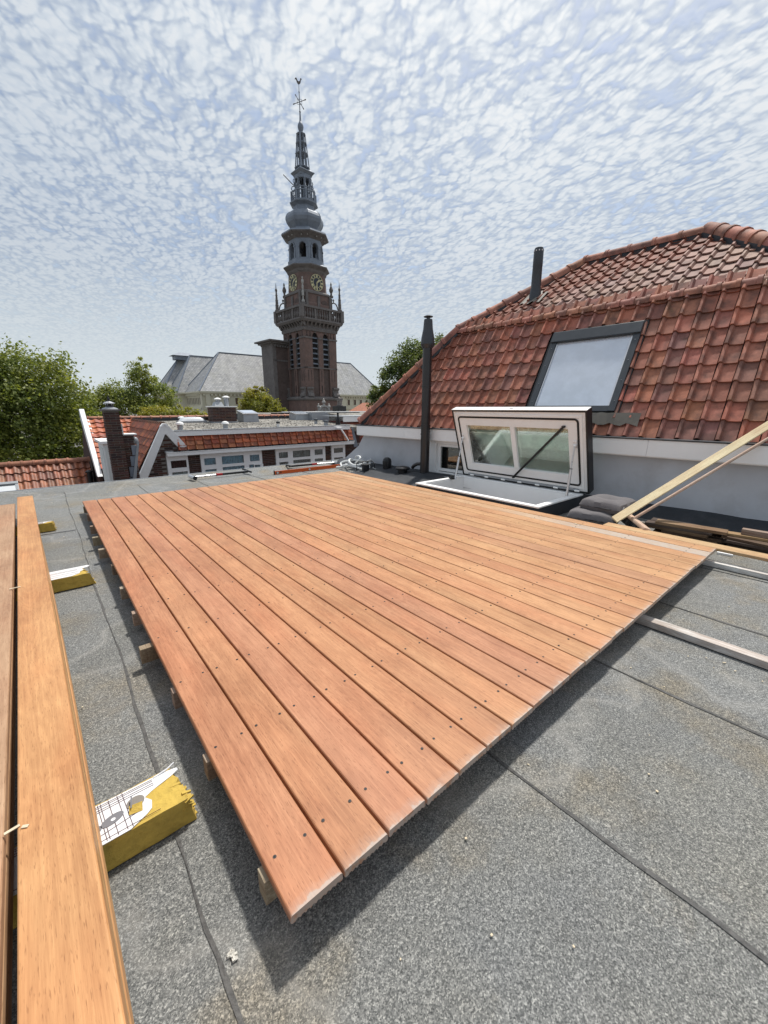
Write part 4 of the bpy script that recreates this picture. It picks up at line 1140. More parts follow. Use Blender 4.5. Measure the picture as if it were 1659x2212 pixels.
# ================================================================== TOOLS ON THE FAR ROOF EDGE
lv = thing('spirit_level', 'long orange spirit level lying on the roof beyond the deck', 'spirit level', (3.38, 7.36, .040), R(1))
mb = MB()
mb.prism([(-.012, -.045), (.012, -.045), (.012, -.039), (.004, -.036), (.004, .036), (.012, .039), (.012, .045), (-.012, .045), (-.012, .039), (-.004, .036), (-.004, -.036), (-.012, -.039)], lambda u, v, t: (t, u, v * .72), 0, 1.56)
mb.build('beam', 'orange', lv)
for x in (.06, .78, 1.5): MB().tube([(x, -.016, 0), (x, .016, 0)], .022, 12).build('vial', 'steel', lv, smooth=True)
for x in (.045, .09, .135): MB().box(x - .01, x + .01, -.0062, -.0045, -.018, .018).build('printed_mark', 'black', lv)
MB().box(-.012, 0, -.014, .014, -.047, .047).build('end_cap', 'black', lv); MB().box(1.56, 1.572, -.014, .014, -.047, .047).build('end_cap', 'black', lv)
def clamp(name, label, a, b, cross):
    t = thing(name, label, 'clamp tool', (0, 0, 0), 0, 'long clamp tools on the roof edge')
    a, b = Vector(a), Vector(b); d = b - a; s_ = Vector((-d.y, d.x, 0)).normalized()
    MB().tube([a, a.lerp(b, .45)], .016, 10).build('steel_tube', 'steel', t, smooth=True)
    MB().bar(a.lerp(b, .40), b, .04, .035).build('body_bar', 'black', t, bevel=.006)
    MB().bar(a.lerp(b, .44) + Vector((0, 0, .022)), b + Vector((0, 0, .022)), .012, .012).build('slide_rod', 'steel', t, bevel=.002)
    MB().bar(a.lerp(b, .41) + Vector((0, 0, .004)), a.lerp(b, .52) + Vector((0, 0, .004)), .046, .042).build('grip', 'red', t, bevel=.008)
    if cross[0]: MB().tube([a - s_ * .14, a + s_ * .14], .034, 12).build('head', 'steel', t, smooth=True)
    if cross[0]:
        MB().tube([a - s_ * .15, a - s_ * .138], .036, 12).build('head_cap', 'black', t)
    if cross[1]: MB().bar(b - s_ * .16 + Vector((0, 0, .01)), b + s_ * .22 + Vector((0, 0, .03)), .03, .03).build('cross_arm', 'black', t, bevel=.005)
    return t
clamp('bar_clamp', 'long steel and black clamp with red grip at the roof edge', (1.97, 7.74, .06), (3.02, 7.80, .05), (1, 1))
clamp('bar_clamp', 'black clamp with red grip lying behind the orange level', (5.08, 7.80, .06), (3.98, 7.94, .05), (1, 1))

# ================================================================== BRICKWORK HELPER
BR_L, BR_H = .214, .054       # course module with joint
bme2 = {}
def brick_mesh(L):
    k = round(L, 3)
    if k not in bme2:
        bme2[k] = MB().box(0, L, -.006, .05, 0, BR_H - .010).mesh('brick', bevel=.002)
        bme2[k].materials.append(M['brick'])
    return bme2[k]
BRC = [(.075, .036, .027), (.060, .031, .026), (.095, .043, .030), (.050, .030, .027), (.085, .045, .036)]
def brick_face(parent, O, u, nrm, w, h, poly=None, palette=BRC):
    """single bricks in running bond on a rectangle: O lower-left, u along, nrm outward"""
    O, u, nrm = Vector(O), Vector(u).normalized(), Vector(nrm)
    rows = int(h / BR_H)
    for j in range(rows):
        x = -BR_L / 2 if j % 2 else 0.0
        while x < w - .02:
            a, b = max(0, x), min(w, x + BR_L - .010)
            x += BR_L
            if b - a < .04: continue
            if poly and not all(in_poly((p, (j + q_) * BR_H), poly) for p in (a + .01, b - .01) for q_ in (.1, .9)):
                continue
            m = Matrix.Identity(4); loc = O + u * a + Vector((0, 0, j * BR_H + .005)) + nrm * random.uniform(-.001, .003)
            for k in range(3): m[k][0], m[k][1], m[k][2], m[k][3] = u[k], -nrm[k], (0, 0, 1)[k], loc[k]
            o = obj('brick', brick_mesh(b - a), None, parent, color=jit(random.choice(palette), .25, .1))
            o.matrix_local = m

# ================================================================== ROW HOUSE WITH DORMER BAND
rowh = thing('row_house', 'row house with white A-shaped gable, orange tile band and long white window strip', 'house', (0, 0, 0))
YF = 12.0
MB().box(2.46, 8.95, YF + .062, 17.5, -9, .45).build('house_core', 'brick', rowh, color=(.06, .03, .025))
MB().box(1.25, 2.455, 13.0, 17.5, -9, -.6).build('house_core', 'brick', rowh, color=(.06, .03, .025))
def ztop(y): return .62 + .047 * (y - 12.1)
gr = MB().hexa([(2.9, 12.02, .45), (9.2, 12.02, .45), (9.2, 16.5, .45), (2.9, 16.5, .45), (2.9, 12.02, ztop(12.0)), (9.2, 12.02, ztop(12.0)), (9.2, 16.5, ztop(16.5)), (2.9, 16.5, ztop(16.5))]).build('gravel_roof', 'gravel', rowh)
stn = MB()
for k in range(900):
    x, y = random.uniform(3.2, 9.1), random.uniform(12.2, 16.3); s_ = random.uniform(.010, .024)
    a = Matrix.Rotation(random.uniform(0, 3.1), 3, 'Z') @ Matrix.Rotation(random.uniform(0, 3.1), 3, 'X')
    stn.obox((x, y, ztop(y) + s_ * .3), (s_ * 1.5, s_, s_ * .8), a)
stuff(stn.build('loose_gravel', 'mortar', rowh))
MB().box(2.60, 8.42, 11.90, 12.0, .54, .675).build('fascia_board', 'white', rowh, bevel=.004)
MB().box(2.58, 8.44, 11.885, 12.04, .676, .692).build('roof_trim', 'zinc', rowh)
# tile band
band_base = MB().add([(2.75, 11.88, .155), (8.50, 11.88, .155), (8.50, 12.0, .535), (2.75, 12.0, .535)], [(0, 1, 2, 3)]).build('tile_band', 'tar', rowh)
OT = [(.45, .115, .045), (.50, .14, .055), (.40, .10, .045), (.46, .15, .07), (.33, .09, .045)]
spt = pantile(.222, .18, rollh=.050, kind='flat', lap=.034, t=.030); spt.materials.append(M['otile'])
bs = Vector((0, .12, .38)).normalized(); bn = Vector((0, -.38, .12)).normalized()
ft = tile_field((2.78, 11.872, .160), (1, 0, 0), bs, bn, [(k, .222 * k) for k in range(26)], range(3), [(0, 0), (5.72, 0), (5.72, .40), (0, .40)], spt, None, lambda: jit(random.choice(OT), .14, .08), w=.222, g=.130)
for m, me, cc, _ in ft:
    o = obj('roof_tile', me, None, band_base, color=cc); o.matrix_local = m
MB().box(2.46, 8.52, 11.80, 11.98, .03, .118).build('gutter_board', 'white', rowh, bevel=.004)
MB().box(2.44, 8.54, 11.785, 11.98, .119, .135).build('gutter_edge', 'oldwhite', rowh)
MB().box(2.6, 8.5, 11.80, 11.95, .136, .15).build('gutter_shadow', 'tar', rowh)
# window frames with lights
def light(fr, x0, x1, z0, z1, cur, open_=False):
    y = 11.965
    mb = MB(); t = .022
    mb.box(x0 - t, x0, y - .012, y + .02, z0 - t, z1 + t).box(x1, x1 + t, y - .012, y + .02, z0 - t, z1 + t).box(x0 + .0005, x1 - .0005, y - .012, y + .02, z0 - t, z0).box(x0 + .0005, x1 - .0005, y - .012, y + .02, z1, z1 + t)
    mb.build('sash', 'white', fr, bevel=.003)
    MB().box(x0, x1, y + .004, y + .008, z0, z1).build('pane', 'winglass', fr)
    # curtain in soft folds
    mb = MB(); vs = []; fs = []; n = int((x1 - x0) / .02) + 2
    for k in range(n + 1):
        x = x0 - .02 + (x1 - x0 + .04) * k / n; yy = y + .022 + .010 * math.sin(k * 1.4) + .006 * math.sin(k * 3.3)
        vs += [(x, yy, z0 - .02), (x, yy, z1 + .02)]
    for k in range(n): fs.append((2 * k, 2 * k + 2, 2 * k + 3, 2 * k + 1))
    mb.add(vs, fs).build('curtain', cur, fr)
def frame(x0, x1, z0, z1, opens, name='window', cur='netcurtain'):
    y = 11.965
    zs = sorted(set(round(o[2], 3) for o in opens))
    mb = MB(); y0_, y1_ = y + .021, y + .09
    # frame board with real openings: horizontal bands split at each light row
    rows = {}
    for o in opens: rows.setdefault(o[4], []).append(o)
    zcur = z0
    keys = sorted(rows)
    for kk in keys:
        ro = sorted(rows[kk]); za = min(o[2] for o in ro); zb = max(o[3] for o in ro)
        if za > zcur + .002: mb.box(x0, x1, y0_ - .03, y1_ - .04, zcur, za - .0005)
        xc = x0
        for o in ro:
            mb.box(xc, o[0], y0_ - .03, y1_ - .04, za, zb); xc = o[1]
            if o[2] > za + .003: mb.box(o[0], o[1], y0_ - .03, y1_ - .04, za, o[2])
            if o[3] < zb - .003: mb.box(o[0], o[1], y0_ - .03, y1_ - .04, o[3], zb)
        mb.box(xc, x1, y0_ - .03, y1_ - .04, za, zb); zcur = zb + .0005
    mb.box(x0, x1, y0_ - .03, y1_ - .04, zcur, z1)
    fr = mb.build(name, 'white', rowh)
    MB().box(x0 - .01, x1 + .01, y - .03, y + .03, (z0 + z1) / 2 - .055, (z0 + z1) / 2 - .035).build('transom_drip', 'white', fr, bevel=.004)
    for o in opens: light(fr, o[0], o[1], o[2], o[3], o[5] if len(o) > 5 else cur)
    return fr
frame(2.46, 2.99, -.95, .029, [(2.55, 2.94, -.31, -.11, 1, 'redcurtain'), (2.55, 2.94, -.64, -.42, 0, 'netcurtain')])
w2 = frame(3.32, 5.12, -.95, .029, [(3.41, 3.72, -.30, -.11, 1), (3.90, 4.54, -.32, -.09, 1), (4.73, 5.03, -.30, -.11, 1), (3.41, 3.72, -.62, -.43, 0), (3.90, 4.54, -.62, -.40, 0), (4.69, 5.04, -.62, -.40, 0)], cur='curtain')
mb = MB(); A_ = Matrix.Rotation(R(-28), 3, 'Z')
for cx, w_, z0, z1 in ((0, .022, -.64, -.385), (.25, .022, -.64, -.385)):
    mb.obox(Vector((4.83, 11.90, (z0 + z1) / 2)) + A_ @ Vector((cx, 0, 0)), (w_, .03, z1 - z0), A_)
for z in (-.63, -.395): mb.obox(Vector((4.83, 11.90, z)) + A_ @ Vector((.125, 0, 0)), (.228, .03, .024), A_)
mb.build('open_casement', 'white', w2, bevel=.003)
frame(5.58, 7.40, -.95, .029, [(5.68, 5.99, -.28, -.10, 1), (6.17, 6.81, -.30, -.08, 1), (6.98, 7.29, -.27, -.09, 1), (5.68, 5.99, -.62, -.41, 0), (6.17, 6.81, -.62, -.38, 0), (6.98, 7.29, -.58, -.40, 0)])
frame(7.66, 8.23, -.95, .029, [(7.75, 8.13, -.26, -.09, 1, 'redcurtain'), (7.75, 8.13, -.58, -.42, 0, 'redcurtain')])
for x0, x1 in ((2.995, 3.315), (5.125, 5.575), (7.405, 7.655), (8.235, 8.95)):
    MB().box(x0, x1, YF + .008, YF + .06, -1.2, .03).build('mortar_backing', 'mortar', rowh)
    brick_face(rowh, (x0, YF + .006, -.94), (1, 0, 0), (0, -1, 0), x1 - x0, .96)
MB().box(2.4, 8.95, 11.98, 12.06, -9, -.952).build('lower_wall', 'brick', rowh, color=(.06, .03, .025))
# A-shaped gable dormer on the left
AX, AZ = 2.50, .875
def apoly(x, z): return (x, z)
out = [(1.58, -.72), (1.70, -.72 + .0), (2.42, AZ - .03), (2.46, AZ), (2.54, AZ), (2.60, AZ - .04), (3.17, .02), (2.96, .02), (2.535, .585), (2.47, .585), (1.90, -.72)]
out = [(1.60, -.70), (2.42, AZ - .05), (2.47, AZ), (2.54, AZ), (2.60, AZ - .05), (3.155, .02), (2.925, .02), (2.515, .60), (2.485, .60), (1.845, -.70)]
gable = MB().prism(out, lambda u, v, t: (u, t, v), 11.88, 11.985).build('gable_board', 'oldwhite', rowh, bevel=.004)
mb = MB(); mb.prism([(2.40, AZ - .07), (2.47, AZ + .008), (2.54, AZ + .008), (2.61, AZ - .07), (2.57, AZ - .1), (2.505, AZ - .03), (2.44, AZ - .1)], lambda u, v, t: (u, t, v), 11.86, 12.0); mb.build('gable_cap', 'oldwhite', rowh, bevel=.004)
gp = [(1.72, -.72), (2.50, .72), (3.0, .02), (3.0, .0), (2.455, .0), (2.455, -.72)]
MB().prism(gp, lambda u, v, t: (u, t, v), 11.998, 12.06).build('mortar_backing', 'mortar', rowh)
brick_face(rowh, (1.70, 11.996, -.72), (1, 0, 0), (0, -1, 0), 1.30, 1.40, poly=[(p[0] - 1.70, p[1] + .72) for p in [(1.74, -.72), (2.50, .68), (2.97, .03), (2.46, .03), (2.46, -.72)]])
MB().box(2.43, 2.62, 11.80, 11.97, .136, .17).build('gutter_corner', 'zinc', rowh)
# its steep left slope, falling to the valley beside the chimney
al = MB().add([(1.60, 12.0, -.70), (2.49, 12.0, AZ - .03), (2.49, 16.6, AZ - .03), (1.60, 16.6, -.70)], [(0, 1, 2, 3)]).build('dormer_roof', 'tar', rowh)
ar = MB().add([(2.49, 12.0, AZ - .03), (3.14, 12.0, .02), (3.14, 16.6, .02), (2.49, 16.6, AZ - .03)], [(0, 1, 2, 3)]).build('dormer_far_slope', 'otile', rowh, color=(.3, .1, .05))
ss_ = Vector((.89, 0, 1.545)).normalized(); rr_ = Vector((0, -1, 0)); nn_ = rr_.cross(ss_)
at_ = pantile(.205, .27, rollh=.030, kind='s', lap=.034); at_.materials.append(M['otile'])
AT = [(.30, .085, .038), (.36, .105, .045), (.27, .075, .036), (.33, .095, .05), (.22, .07, .04)]
fa = tile_field((1.60, 12.0, -.70) + np.array([nn_.x, nn_.y, nn_.z]) * .012, rr_, ss_, nn_, [(k, -.205 * (k + 1)) for k in range(22)], range(8), [(-4.6, -.01), (0, -.01), (0, 1.83), (-4.6, 1.83)], at_, None, lambda: jit(random.choice(AT), .15, .08), w=.205, g=.222)
fa.sort(key=lambda f: f[3].y)
for m, me, cc, _ in fa[:150]:
    o = obj('roof_tile', me, None, al, color=cc); o.matrix_local = m
if len(fa) > 150:
    mb = MB()
    for m, me, cc, _ in fa[150:]: mb.add([m @ v.co for v in me.vertices], [tuple(p.vertices) for p in me.polygons])
    stuff(mb.build('roof_tile_field', 'otile', al, color=(.28, .085, .04), smooth=True))
arm = ridge_mesh(.20, r=.055, collar=.035)
ridge_line((2.50, 12.02, AZ - .02), (2.50, 16.5, AZ - .02), .20, arm, rowh, lambda: jit((.17, .09, .06), .2, .1), m='otile')
# main ridge behind the gravel roof and the left slope with its white verge
mrm = ridge_mesh(.30, r=.075, collar=.045)
ridge_line((1.22, 16.5, .93), (5.2, 16.5, .93), .30, mrm, rowh, lambda: jit((.34, .13, .07), .15, .1), m='otile')
ridge_line((6.3, 16.5, .93), (8.5, 16.5, .93), .30, mrm, rowh, lambda: jit((.40, .15, .08), .15, .1), m='otile')
MB().box(1.2, 9.2, 16.42, 16.6, .4, .945).build('ridge_wall', 'tar', rowh)
ms = MB().add([(1.20, 14.3, -.50), (2.6, 14.3, -.50), (2.6, 16.5, .92), (1.20, 16.5, .92)], [(0, 1, 2, 3)]).build('front_slope', 'tar', rowh)
sm2 = Vector((0, 2.2, 1.42)).normalized(); nm2 = Vector((0, -1.42, 2.2)).normalized()
fm = tile_field((1.22, 14.3, -.49), (1, 0, 0), sm2, nm2, [(k, .21 * k) for k in range(6)], range(10), [(0, 0), (1.3, 0), (1.3, 2.62), (0, 2.62)], at_, None, lambda: jit(random.choice(OT), .15, .08), w=.205, g=.26)
for m, me, cc, _ in fm:
    o = obj('roof_tile', me, None, ms, color=cc); o.matrix_local = m
MB().prism([(14.15, -.66), (14.45, -.66), (16.62, .90), (16.62, 1.22), (16.40, 1.24)], lambda u, v, t: (t, u, v), 1.06, 1.185).build('verge_board', 'oldwhite', rowh, bevel=.005)
mb = MB()
for k in range(8):
    t = k / 8; y = 14.5 + 2.0 * t; z = -.38 + 1.36 * t
    mb.obox((1.225, y, z), (.08, .30, .03), Matrix.Rotation(R(34), 3, 'X'))
mb.build('verge_flashing', 'oldwhite', rowh)
MB().prism([(14.2, -9), (19.0, -9), (19, -.5), (16.62, .95), (14.2, -.62)], lambda u, v, t: (t, u, v), 1.10, 1.18).build('gable_wall', 'brick', rowh, color=(.07, .035, .028))
# white dormer window between verge and chimney
dw = MB().box(1.20, 1.50, 12.9, 14.1, -.9, .36).build('side_dormer', 'oldwhite', rowh)
MB().box(1.14, 1.56, 12.82, 14.2, .361, .43).build('dormer_roof_edge', 'white', dw, bevel=.004)
MB().box(1.23, 1.30, 12.888, 12.899, -.8, .28).build('pane', 'netcurtain', dw); MB().box(1.36, 1.46, 12.888, 12.899, -.8, .28).build('pane', 'netcurtain', dw)
MB().box(1.19, 1.199, 13.0, 13.9, -.75, .25).build('pane', 'netcurtain', dw)
# brick chimney with cap and cowl
ch = thing('brick_chimney', 'tall dark brick chimney with steel cowl left of the white A-shaped gable', 'chimney', (0, 0, 0))
CX0, CX1, CY0, CY1 = 1.14, 1.43, 11.0, 11.32
MB().box(CX0 + .008, CX1 - .008, CY0 + .008, CY1, -4, 1.20).build('stack_core', 'mortar', ch)
MB().box(CX1 - .004, 1.66, CY0 + .108, CY1 + .1, -4, .66).build('breast_core', 'mortar', ch)
brick_face(ch, (CX0, CY0 + .006, -.60), (1, 0, 0), (0, -1, 0), CX1 - CX0, 1.81)
brick_face(ch, (CX0 + .006, CY1, -.60), (0, -1, 0), (-1, 0, 0), CY1 - CY0, 1.81)
brick_face(ch, (CX1 + .002, CY0 + .106, -.60), (1, 0, 0), (0, -1, 0), .22, 1.26)
MB().box(CX0 - .03, CX1 + .03, CY0 - .03, CY1 + .03, 1.205, 1.245).build('cap_slab', 'stone', ch, bevel=.006)
mb = MB(); mb.lathe([(.16, 0), (.15, .02), (.09, .04), (.085, .05)], 14, ((CX0 + CX1) / 2, (CY0 + CY1) / 2, 1.245)); mb.build('mortar_flaunch', 'zinc', ch, smooth=True)
cxm, cym = (CX0 + CX1) / 2, (CY0 + CY1) / 2
mb = MB(); mb.lathe([(.075, 1.29), (.075, 1.33)], 12, (cxm, cym, 0)); mb.lathe([(.06, 1.33), (.06, 1.36)], 12, (cxm, cym, 0)); mb.build('cowl_base', 'black', ch)
mb = MB()
for k in range(6):
    a = k * math.pi / 3; mb.box(cxm + .075 * math.cos(a) - .006, cxm + .075 * math.cos(a) + .006, cym + .075 * math.sin(a) - .006, cym + .075 * math.sin(a) + .006, 1.33, 1.375)
mb.build('cowl_mesh', 'zinc', ch)
mb = MB(); mb.lathe([(.115, 1.372), (.11, 1.382), (.04, 1.415), (.03, 1.42)], 16, (cxm, cym, 0)); mb.build('cowl_hat', 'steel', ch, smooth=True)
mb = MB(); mb.lathe([(.03, 1.42), (.022, 1.45), (.028, 1.47), (.010, 1.52), (.004, 1.56)], 8, (cxm, cym, 0)); mb.build('finial', 'black', ch)
MB().box(CX1 - .01, 1.72, CY0 + .06, CY1 + .12, .662, .69).build('breast_ledge', 'oldwhite', ch, bevel=.004)
MB().box(CX1 + .001, CX1 + .03, CY0 + .05, CY0 + .07, .69, .92).build('ledge_flashing', 'oldwhite', ch)
for k in range(5):     # stepped lead down the valley
    z = .42 - .25 * k; x = 1.67 - .055 * k
    MB().box(x - .10, x + .01, 11.06 + .0 * k, 11.10, z - .23, z).build('step_flashing', 'lead', ch, bevel=.003)
MB().prism([(1.42, -.70), (1.50, -.70), (1.74, .50), (1.70, .52)], lambda u, v, t: (u, t, v), 11.02, 11.055).build('valley_lead', 'zinc', ch)
tag(MB().lathe([(.005, -.09), (.075, -.06), (.09, 0), (.07, .06), (.02, .09)], 12, (1.68, 11.25, .52)).build('vent_ball', 'zinc', smooth=True), 'round grey vent ball in the valley beside the brick chimney', 'vent')
# things on the gravel roof
def zg(y): return ztop(y)
bc = thing('brick_chimney', 'squat wide brick chimney with two capped pots standing on the gravel roof', 'chimney', (0, 0, 0))
BX0, BX1, BY0_ = 4.74, 5.55, 14.95
MB().box(BX0 + .008, BX1 - .008, BY0_ + .008, 15.55, .5, 1.30).build('stack_core', 'mortar', bc)
brick_face(bc, (BX0, BY0_ + .006, .80), (1, 0, 0), (0, -1, 0), BX1 - BX0, .52)
brick_face(bc, (BX0 + .006, 15.55, .80), (0, -1, 0), (-1, 0, 0), .6, .52)
MB().box(BX0 - .04, BX1 + .04, BY0_ - .04, 15.6, 1.30, 1.335).build('cap_slab', 'oldwhite', bc, bevel=.006)
MB().box(BX0 - .03, BX1 + .03, BY0_ - .03, 15.58, .70, .80).build('lead_skirt', 'zinc', bc, bevel=.005)
mb = MB(); mb.hexa([(BX0 + .1, 15.0, 1.336), (BX0 + .42, 15.0, 1.336), (BX0 + .42, 15.4, 1.336), (BX0 + .1, 15.4, 1.336), (BX0 + .16, 15.08, 1.48), (BX0 + .37, 15.08, 1.48), (BX0 + .37, 15.3, 1.48), (BX0 + .16, 15.3, 1.48)]); mb.build('flaunching', 'zinc', bc)
for k, (x, z0, z1) in enumerate(((BX0 + .27, 1.48, 1.55), (BX0 + .57, 1.336, 1.62))):
    mb = MB(); mb.lathe([(.085, z0), (.085, z1)], 12, (x, 15.18, 0)); mb.build('chimney_pot', 'zinc', bc, smooth=True)
    mb = MB(); mb.lathe([(.13, z1 + .02), (.12, z1 + .035), (.03, z1 + .075)], 14, (x, 15.18, 0)); mb.build('pot_cap', 'oldwhite', bc, smooth=True)
def rooflight(name, label, x0, x1, y, h, lean):
    t = thing(name, label, 'roof light', (0, 0, 0), 0, 'box roof lights on the gravel roof')
    z = zg(y) - .02; d = .62
    MB().hexa([(x0, y, z), (x1, y, z), (x1, y + d, z), (x0, y + d, z), (x0 + .02, y + .03, z + h * .72), (x1 - .02, y + .03, z + h * .72), (x1 - .02, y + d - .03, z + h), (x0 + .02, y + d - .03, z + h)]).build('kerb', 'zinc', t, bevel=.006)
    MB().hexa([(x0 - .01, y, z + h * .72), (x1 + .01, y, z + h * .72), (x1 + .01, y + d, z + h), (x0 - .01, y + d, z + h), (x0 - .01, y, z + h * .72 + .035), (x1 + .01, y, z + h * .72 + .035), (x1 + .01, y + d, z + h + .035), (x0 - .01, y + d, z + h + .035)]).build('frame', 'steel', t, bevel=.006)
    MB().hexa([(x0 + .06, y + .07, z + h * .75 + .038), (x1 - .06, y + .07, z + h * .75 + .038), (x1 - .06, y + d - .07, z + h * .97 + .038), (x0 + .06, y + d - .07, z + h * .97 + .038), (x0 + .06, y + .07, z + h * .75 + .046), (x1 - .06, y + .07, z + h * .75 + .046), (x1 - .06, y + d - .07, z + h * .97 + .046), (x0 + .06, y + d - .07, z + h * .97 + .046)]).build('pane', 'roofglass', t)
rooflight('box_rooflight', 'grey box roof light just right of the squat brick chimney', 5.82, 6.42, 15.0, .42, 0)
rooflight('box_rooflight', 'grey box roof light standing midway on the gravel roof', 8.20, 8.86, 15.45, .34, 0)
zb = thing('zinc_box', 'rounded zinc box roof outlet at the right of the gravel roof', 'roof outlet', (9.25, 15.2, zg(15.2)))
mb = MB(); mb.prism([(-.42, -.05), (.42, -.05), (.42, .22), (.34, .30), (.18, .345), (-.05, .345), (-.42, .33)], lambda u, v, t: (u, t, v), 0, .7); mb.build('housing', 'zinc', zb, bevel=.006)
MB().box(-.44, .10, -.02, .72, .331, .35).build('lid', 'oldwhite', zb)
dm = thing('roof_dome', 'low white acrylic dome light on the left of the gravel roof', 'dome light', (4.18, 15.6, zg(15.6)))
MB().box(-.44, .44, -.3, .3, -.02, .05).build('kerb', 'zinc', dm, bevel=.01)
mb = MB(); vs = []; fs = []
for i in range(13):
    for j in range(13):
        u, v = -1 + i / 6, -1 + j / 6
        vs.append((u * .40, v * .27, .05 + .13 * max(0, (1 - u ** 4) * (1 - v ** 4)) ** .6))
for i in range(12):
    for j in range(12): fs.append((i * 13 + j, (i + 1) * 13 + j, (i + 1) * 13 + j + 1, i * 13 + j + 1))
mb.add(vs, fs).build('dome', 'dome', dm, smooth=True)
def capped(name, label, x, y, r, h, m1='zinc', m2='oldwhite'):
    t = thing(name, label, 'vent pipe', (x, y, zg(y)), 0, 'small capped vents on the gravel roof')
    mb = MB(); mb.lathe([(r * 1.15, -.02), (r, .02), (r, h * .62)], 12); mb.build('pipe', m1, t, smooth=True)
    mb = MB(); mb.lathe([(r * 1.45, h * .62), (r * 1.5, h * .68), (r * 1.2, h * .9), (r * .5, h), (.003, h * 1.02)], 14); mb.build('cap', m2, t, smooth=True)
capped('capped_vent', 'white capped vent just right of the A-shaped gable top', 3.12, 12.9, .075, .23)
capped('capped_vent', 'white capped vent behind the middle of the white roof edge', 4.40, 12.85, .075, .22)
capped('capped_vent', 'short black-topped vent on the bare gravel before the roof lights', 6.22, 13.0, .05, .17, 'oldwhite', 'black')
capped('capped_vent', 'black-capped vent left of the pair before the zinc box', 8.05, 13.6, .06, .20, 'zinc', 'darkgrey')
capped('capped_vent', 'low black-capped vent right of the pair before the zinc box', 8.12, 13.0, .075, .18, 'zinc', 'darkgrey')
capped('capped_vent', 'tiny white vent far left on the gravel roof near the ridge', 4.0, 16.2, .08, .16)
bt = thing('tapered_vent', 'black bottle-shaped vent pipe at the right end of the white roof edge', 'vent pipe', (8.62, 12.95, zg(12.95)))
mb = MB(); mb.lathe([(.095, -.02), (.085, .1), (.078, .2), (.062, .26), (.038, .30), (.036, .40), (.050, .42), (.048, .45), (.004, .46)], 14); mb.build('pipe', 'black', bt, smooth=True)
dp = thing('downpipe', 'white rainwater pipe with hopper crossing the orange tile band', 'downpipe', (0, 0, 0))
mb = MB(); mb.tube([(7.92, 11.78, .60), (7.98, 11.74, .50), (8.20, 11.70, .16)], .028, 8); mb.build('pipe', 'oldwhite', dp, smooth=True)
MB().box(7.80, 8.0, 11.75, 11.89, .56, .63).build('hopper', 'oldwhite', dp, bevel=.01)
stump = MB()
for k in range(6): stump.obox((4.72 + .05 * k, 16.0 + .04 * (k % 2), zg(16) + .04 + .05 * (k % 3)), (.16, .12, .045), Matrix.Rotation(k * .7, 3, 'Z'))
tag(stump.build('tile_stack', 'oldwood', color=(.05, .04, .035)), 'small dark heap of slates beside the squat brick chimney', 'slates')
# lower tiled roof at the far left
lowr = thing('tiled_outhouse', 'low house with brown-orange pantile roof and ridge tiles below the big tree', 'house', (0, 0, 0))
LRY, LRZ = 15.8, -.36
MB().box(-8, 1.02, 13.0, 18.4, -9, -3.2).build('walls', 'brick', lowr, color=(.08, .04, .03))
lb = MB().add([(-8, 12.9, -3.25), (1.04, 12.9, -3.25), (1.04, LRY, LRZ - .02), (-8, LRY, LRZ - .02), (1.04, 18.6, -3.25), (-8, 18.6, -3.25)], [(0, 1, 2, 3), (3, 2, 4, 5), (1, 4, 2)]).build('roof_base', 'tar', lowr)
sl2 = Vector((0, LRY - 12.9, LRZ + 3.23)).normalized(); nl2 = Vector((0, -sl2.z, sl2.y))
lt = pantile(.176, .37, rollh=.050, kind='s', lap=.040, t=.018); lt.materials.append(M['otile'])
LTC = [(.30, .105, .055), (.34, .13, .07), (.27, .10, .06), (.36, .12, .055), (.24, .095, .06)]
TOPL = Vector((1.02, LRY, LRZ))
fl2 = tile_field(TOPL - sl2 * 2.17, (1, 0, 0), sl2, nl2, [(k, -.176 * (k + 1)) for k in range(18)], range(7), [(-3.2, -.1), (0, -.1), (0, 2.3), (-3.2, 2.3)], lt, None, lambda: jit(random.choice(LTC), .15, .07), w=.176, g=.31, hole=(-2.2, -1.70, .5, 1.50))
for m, me, cc, _ in fl2:
    o = obj('roof_tile', me, None, lb, color=cc); o.matrix_local = m
lrm = ridge_mesh(.30, r=.10, collar=.05)
ridge_line((1.06, LRY, LRZ + .03), (-4.0, LRY, LRZ + .03), .27, lrm, lowr, lambda: jit((.32, .125, .07), .15, .08), m='otile')
def lpt(x, d, z): p = TOPL - sl2 * d + nl2 * z; return Vector((x, p.y, p.z))
rw2 = thing('roof_window', 'grey framed roof window low in the brown-orange pantile roof at the left edge', 'roof window', (0, 0, 0))
def lslab(mb, x0, x1, d0, d1, z0, z1):
    return mb.hexa([lpt(x0, d0, z0), lpt(x1, d0, z0), lpt(x1, d1, z0), lpt(x0, d1, z0), lpt(x0, d0, z1), lpt(x1, d0, z1), lpt(x1, d1, z1), lpt(x0, d1, z1)])
mb = MB(); lslab(mb, -1.20, -.72, .62, .70, -.02, .10); lslab(mb, -1.20, -1.13, .701, 1.5, -.02, .09); lslab(mb, -.79, -.72, .701, 1.5, -.02, .09); mb.build('frame', 'zinc', rw2, bevel=.005)
mb = MB(); lslab(mb, -1.13, -.79, .701, 1.5, .04, .05); mb.build('pane', 'roofglass', rw2)
vp3 = thing('roof_vent', 'black vent pipe at the right end of the brown-orange pantile roof', 'vent pipe', (.93, 15.0, -1.1))
mb = MB(); mb.lathe([(.07, -.3), (.07, .52)], 12); mb.lathe([(.10, .48), (.10, .52), (.02, .56)], 12); mb.build('pipe', 'black', vp3, smooth=True)

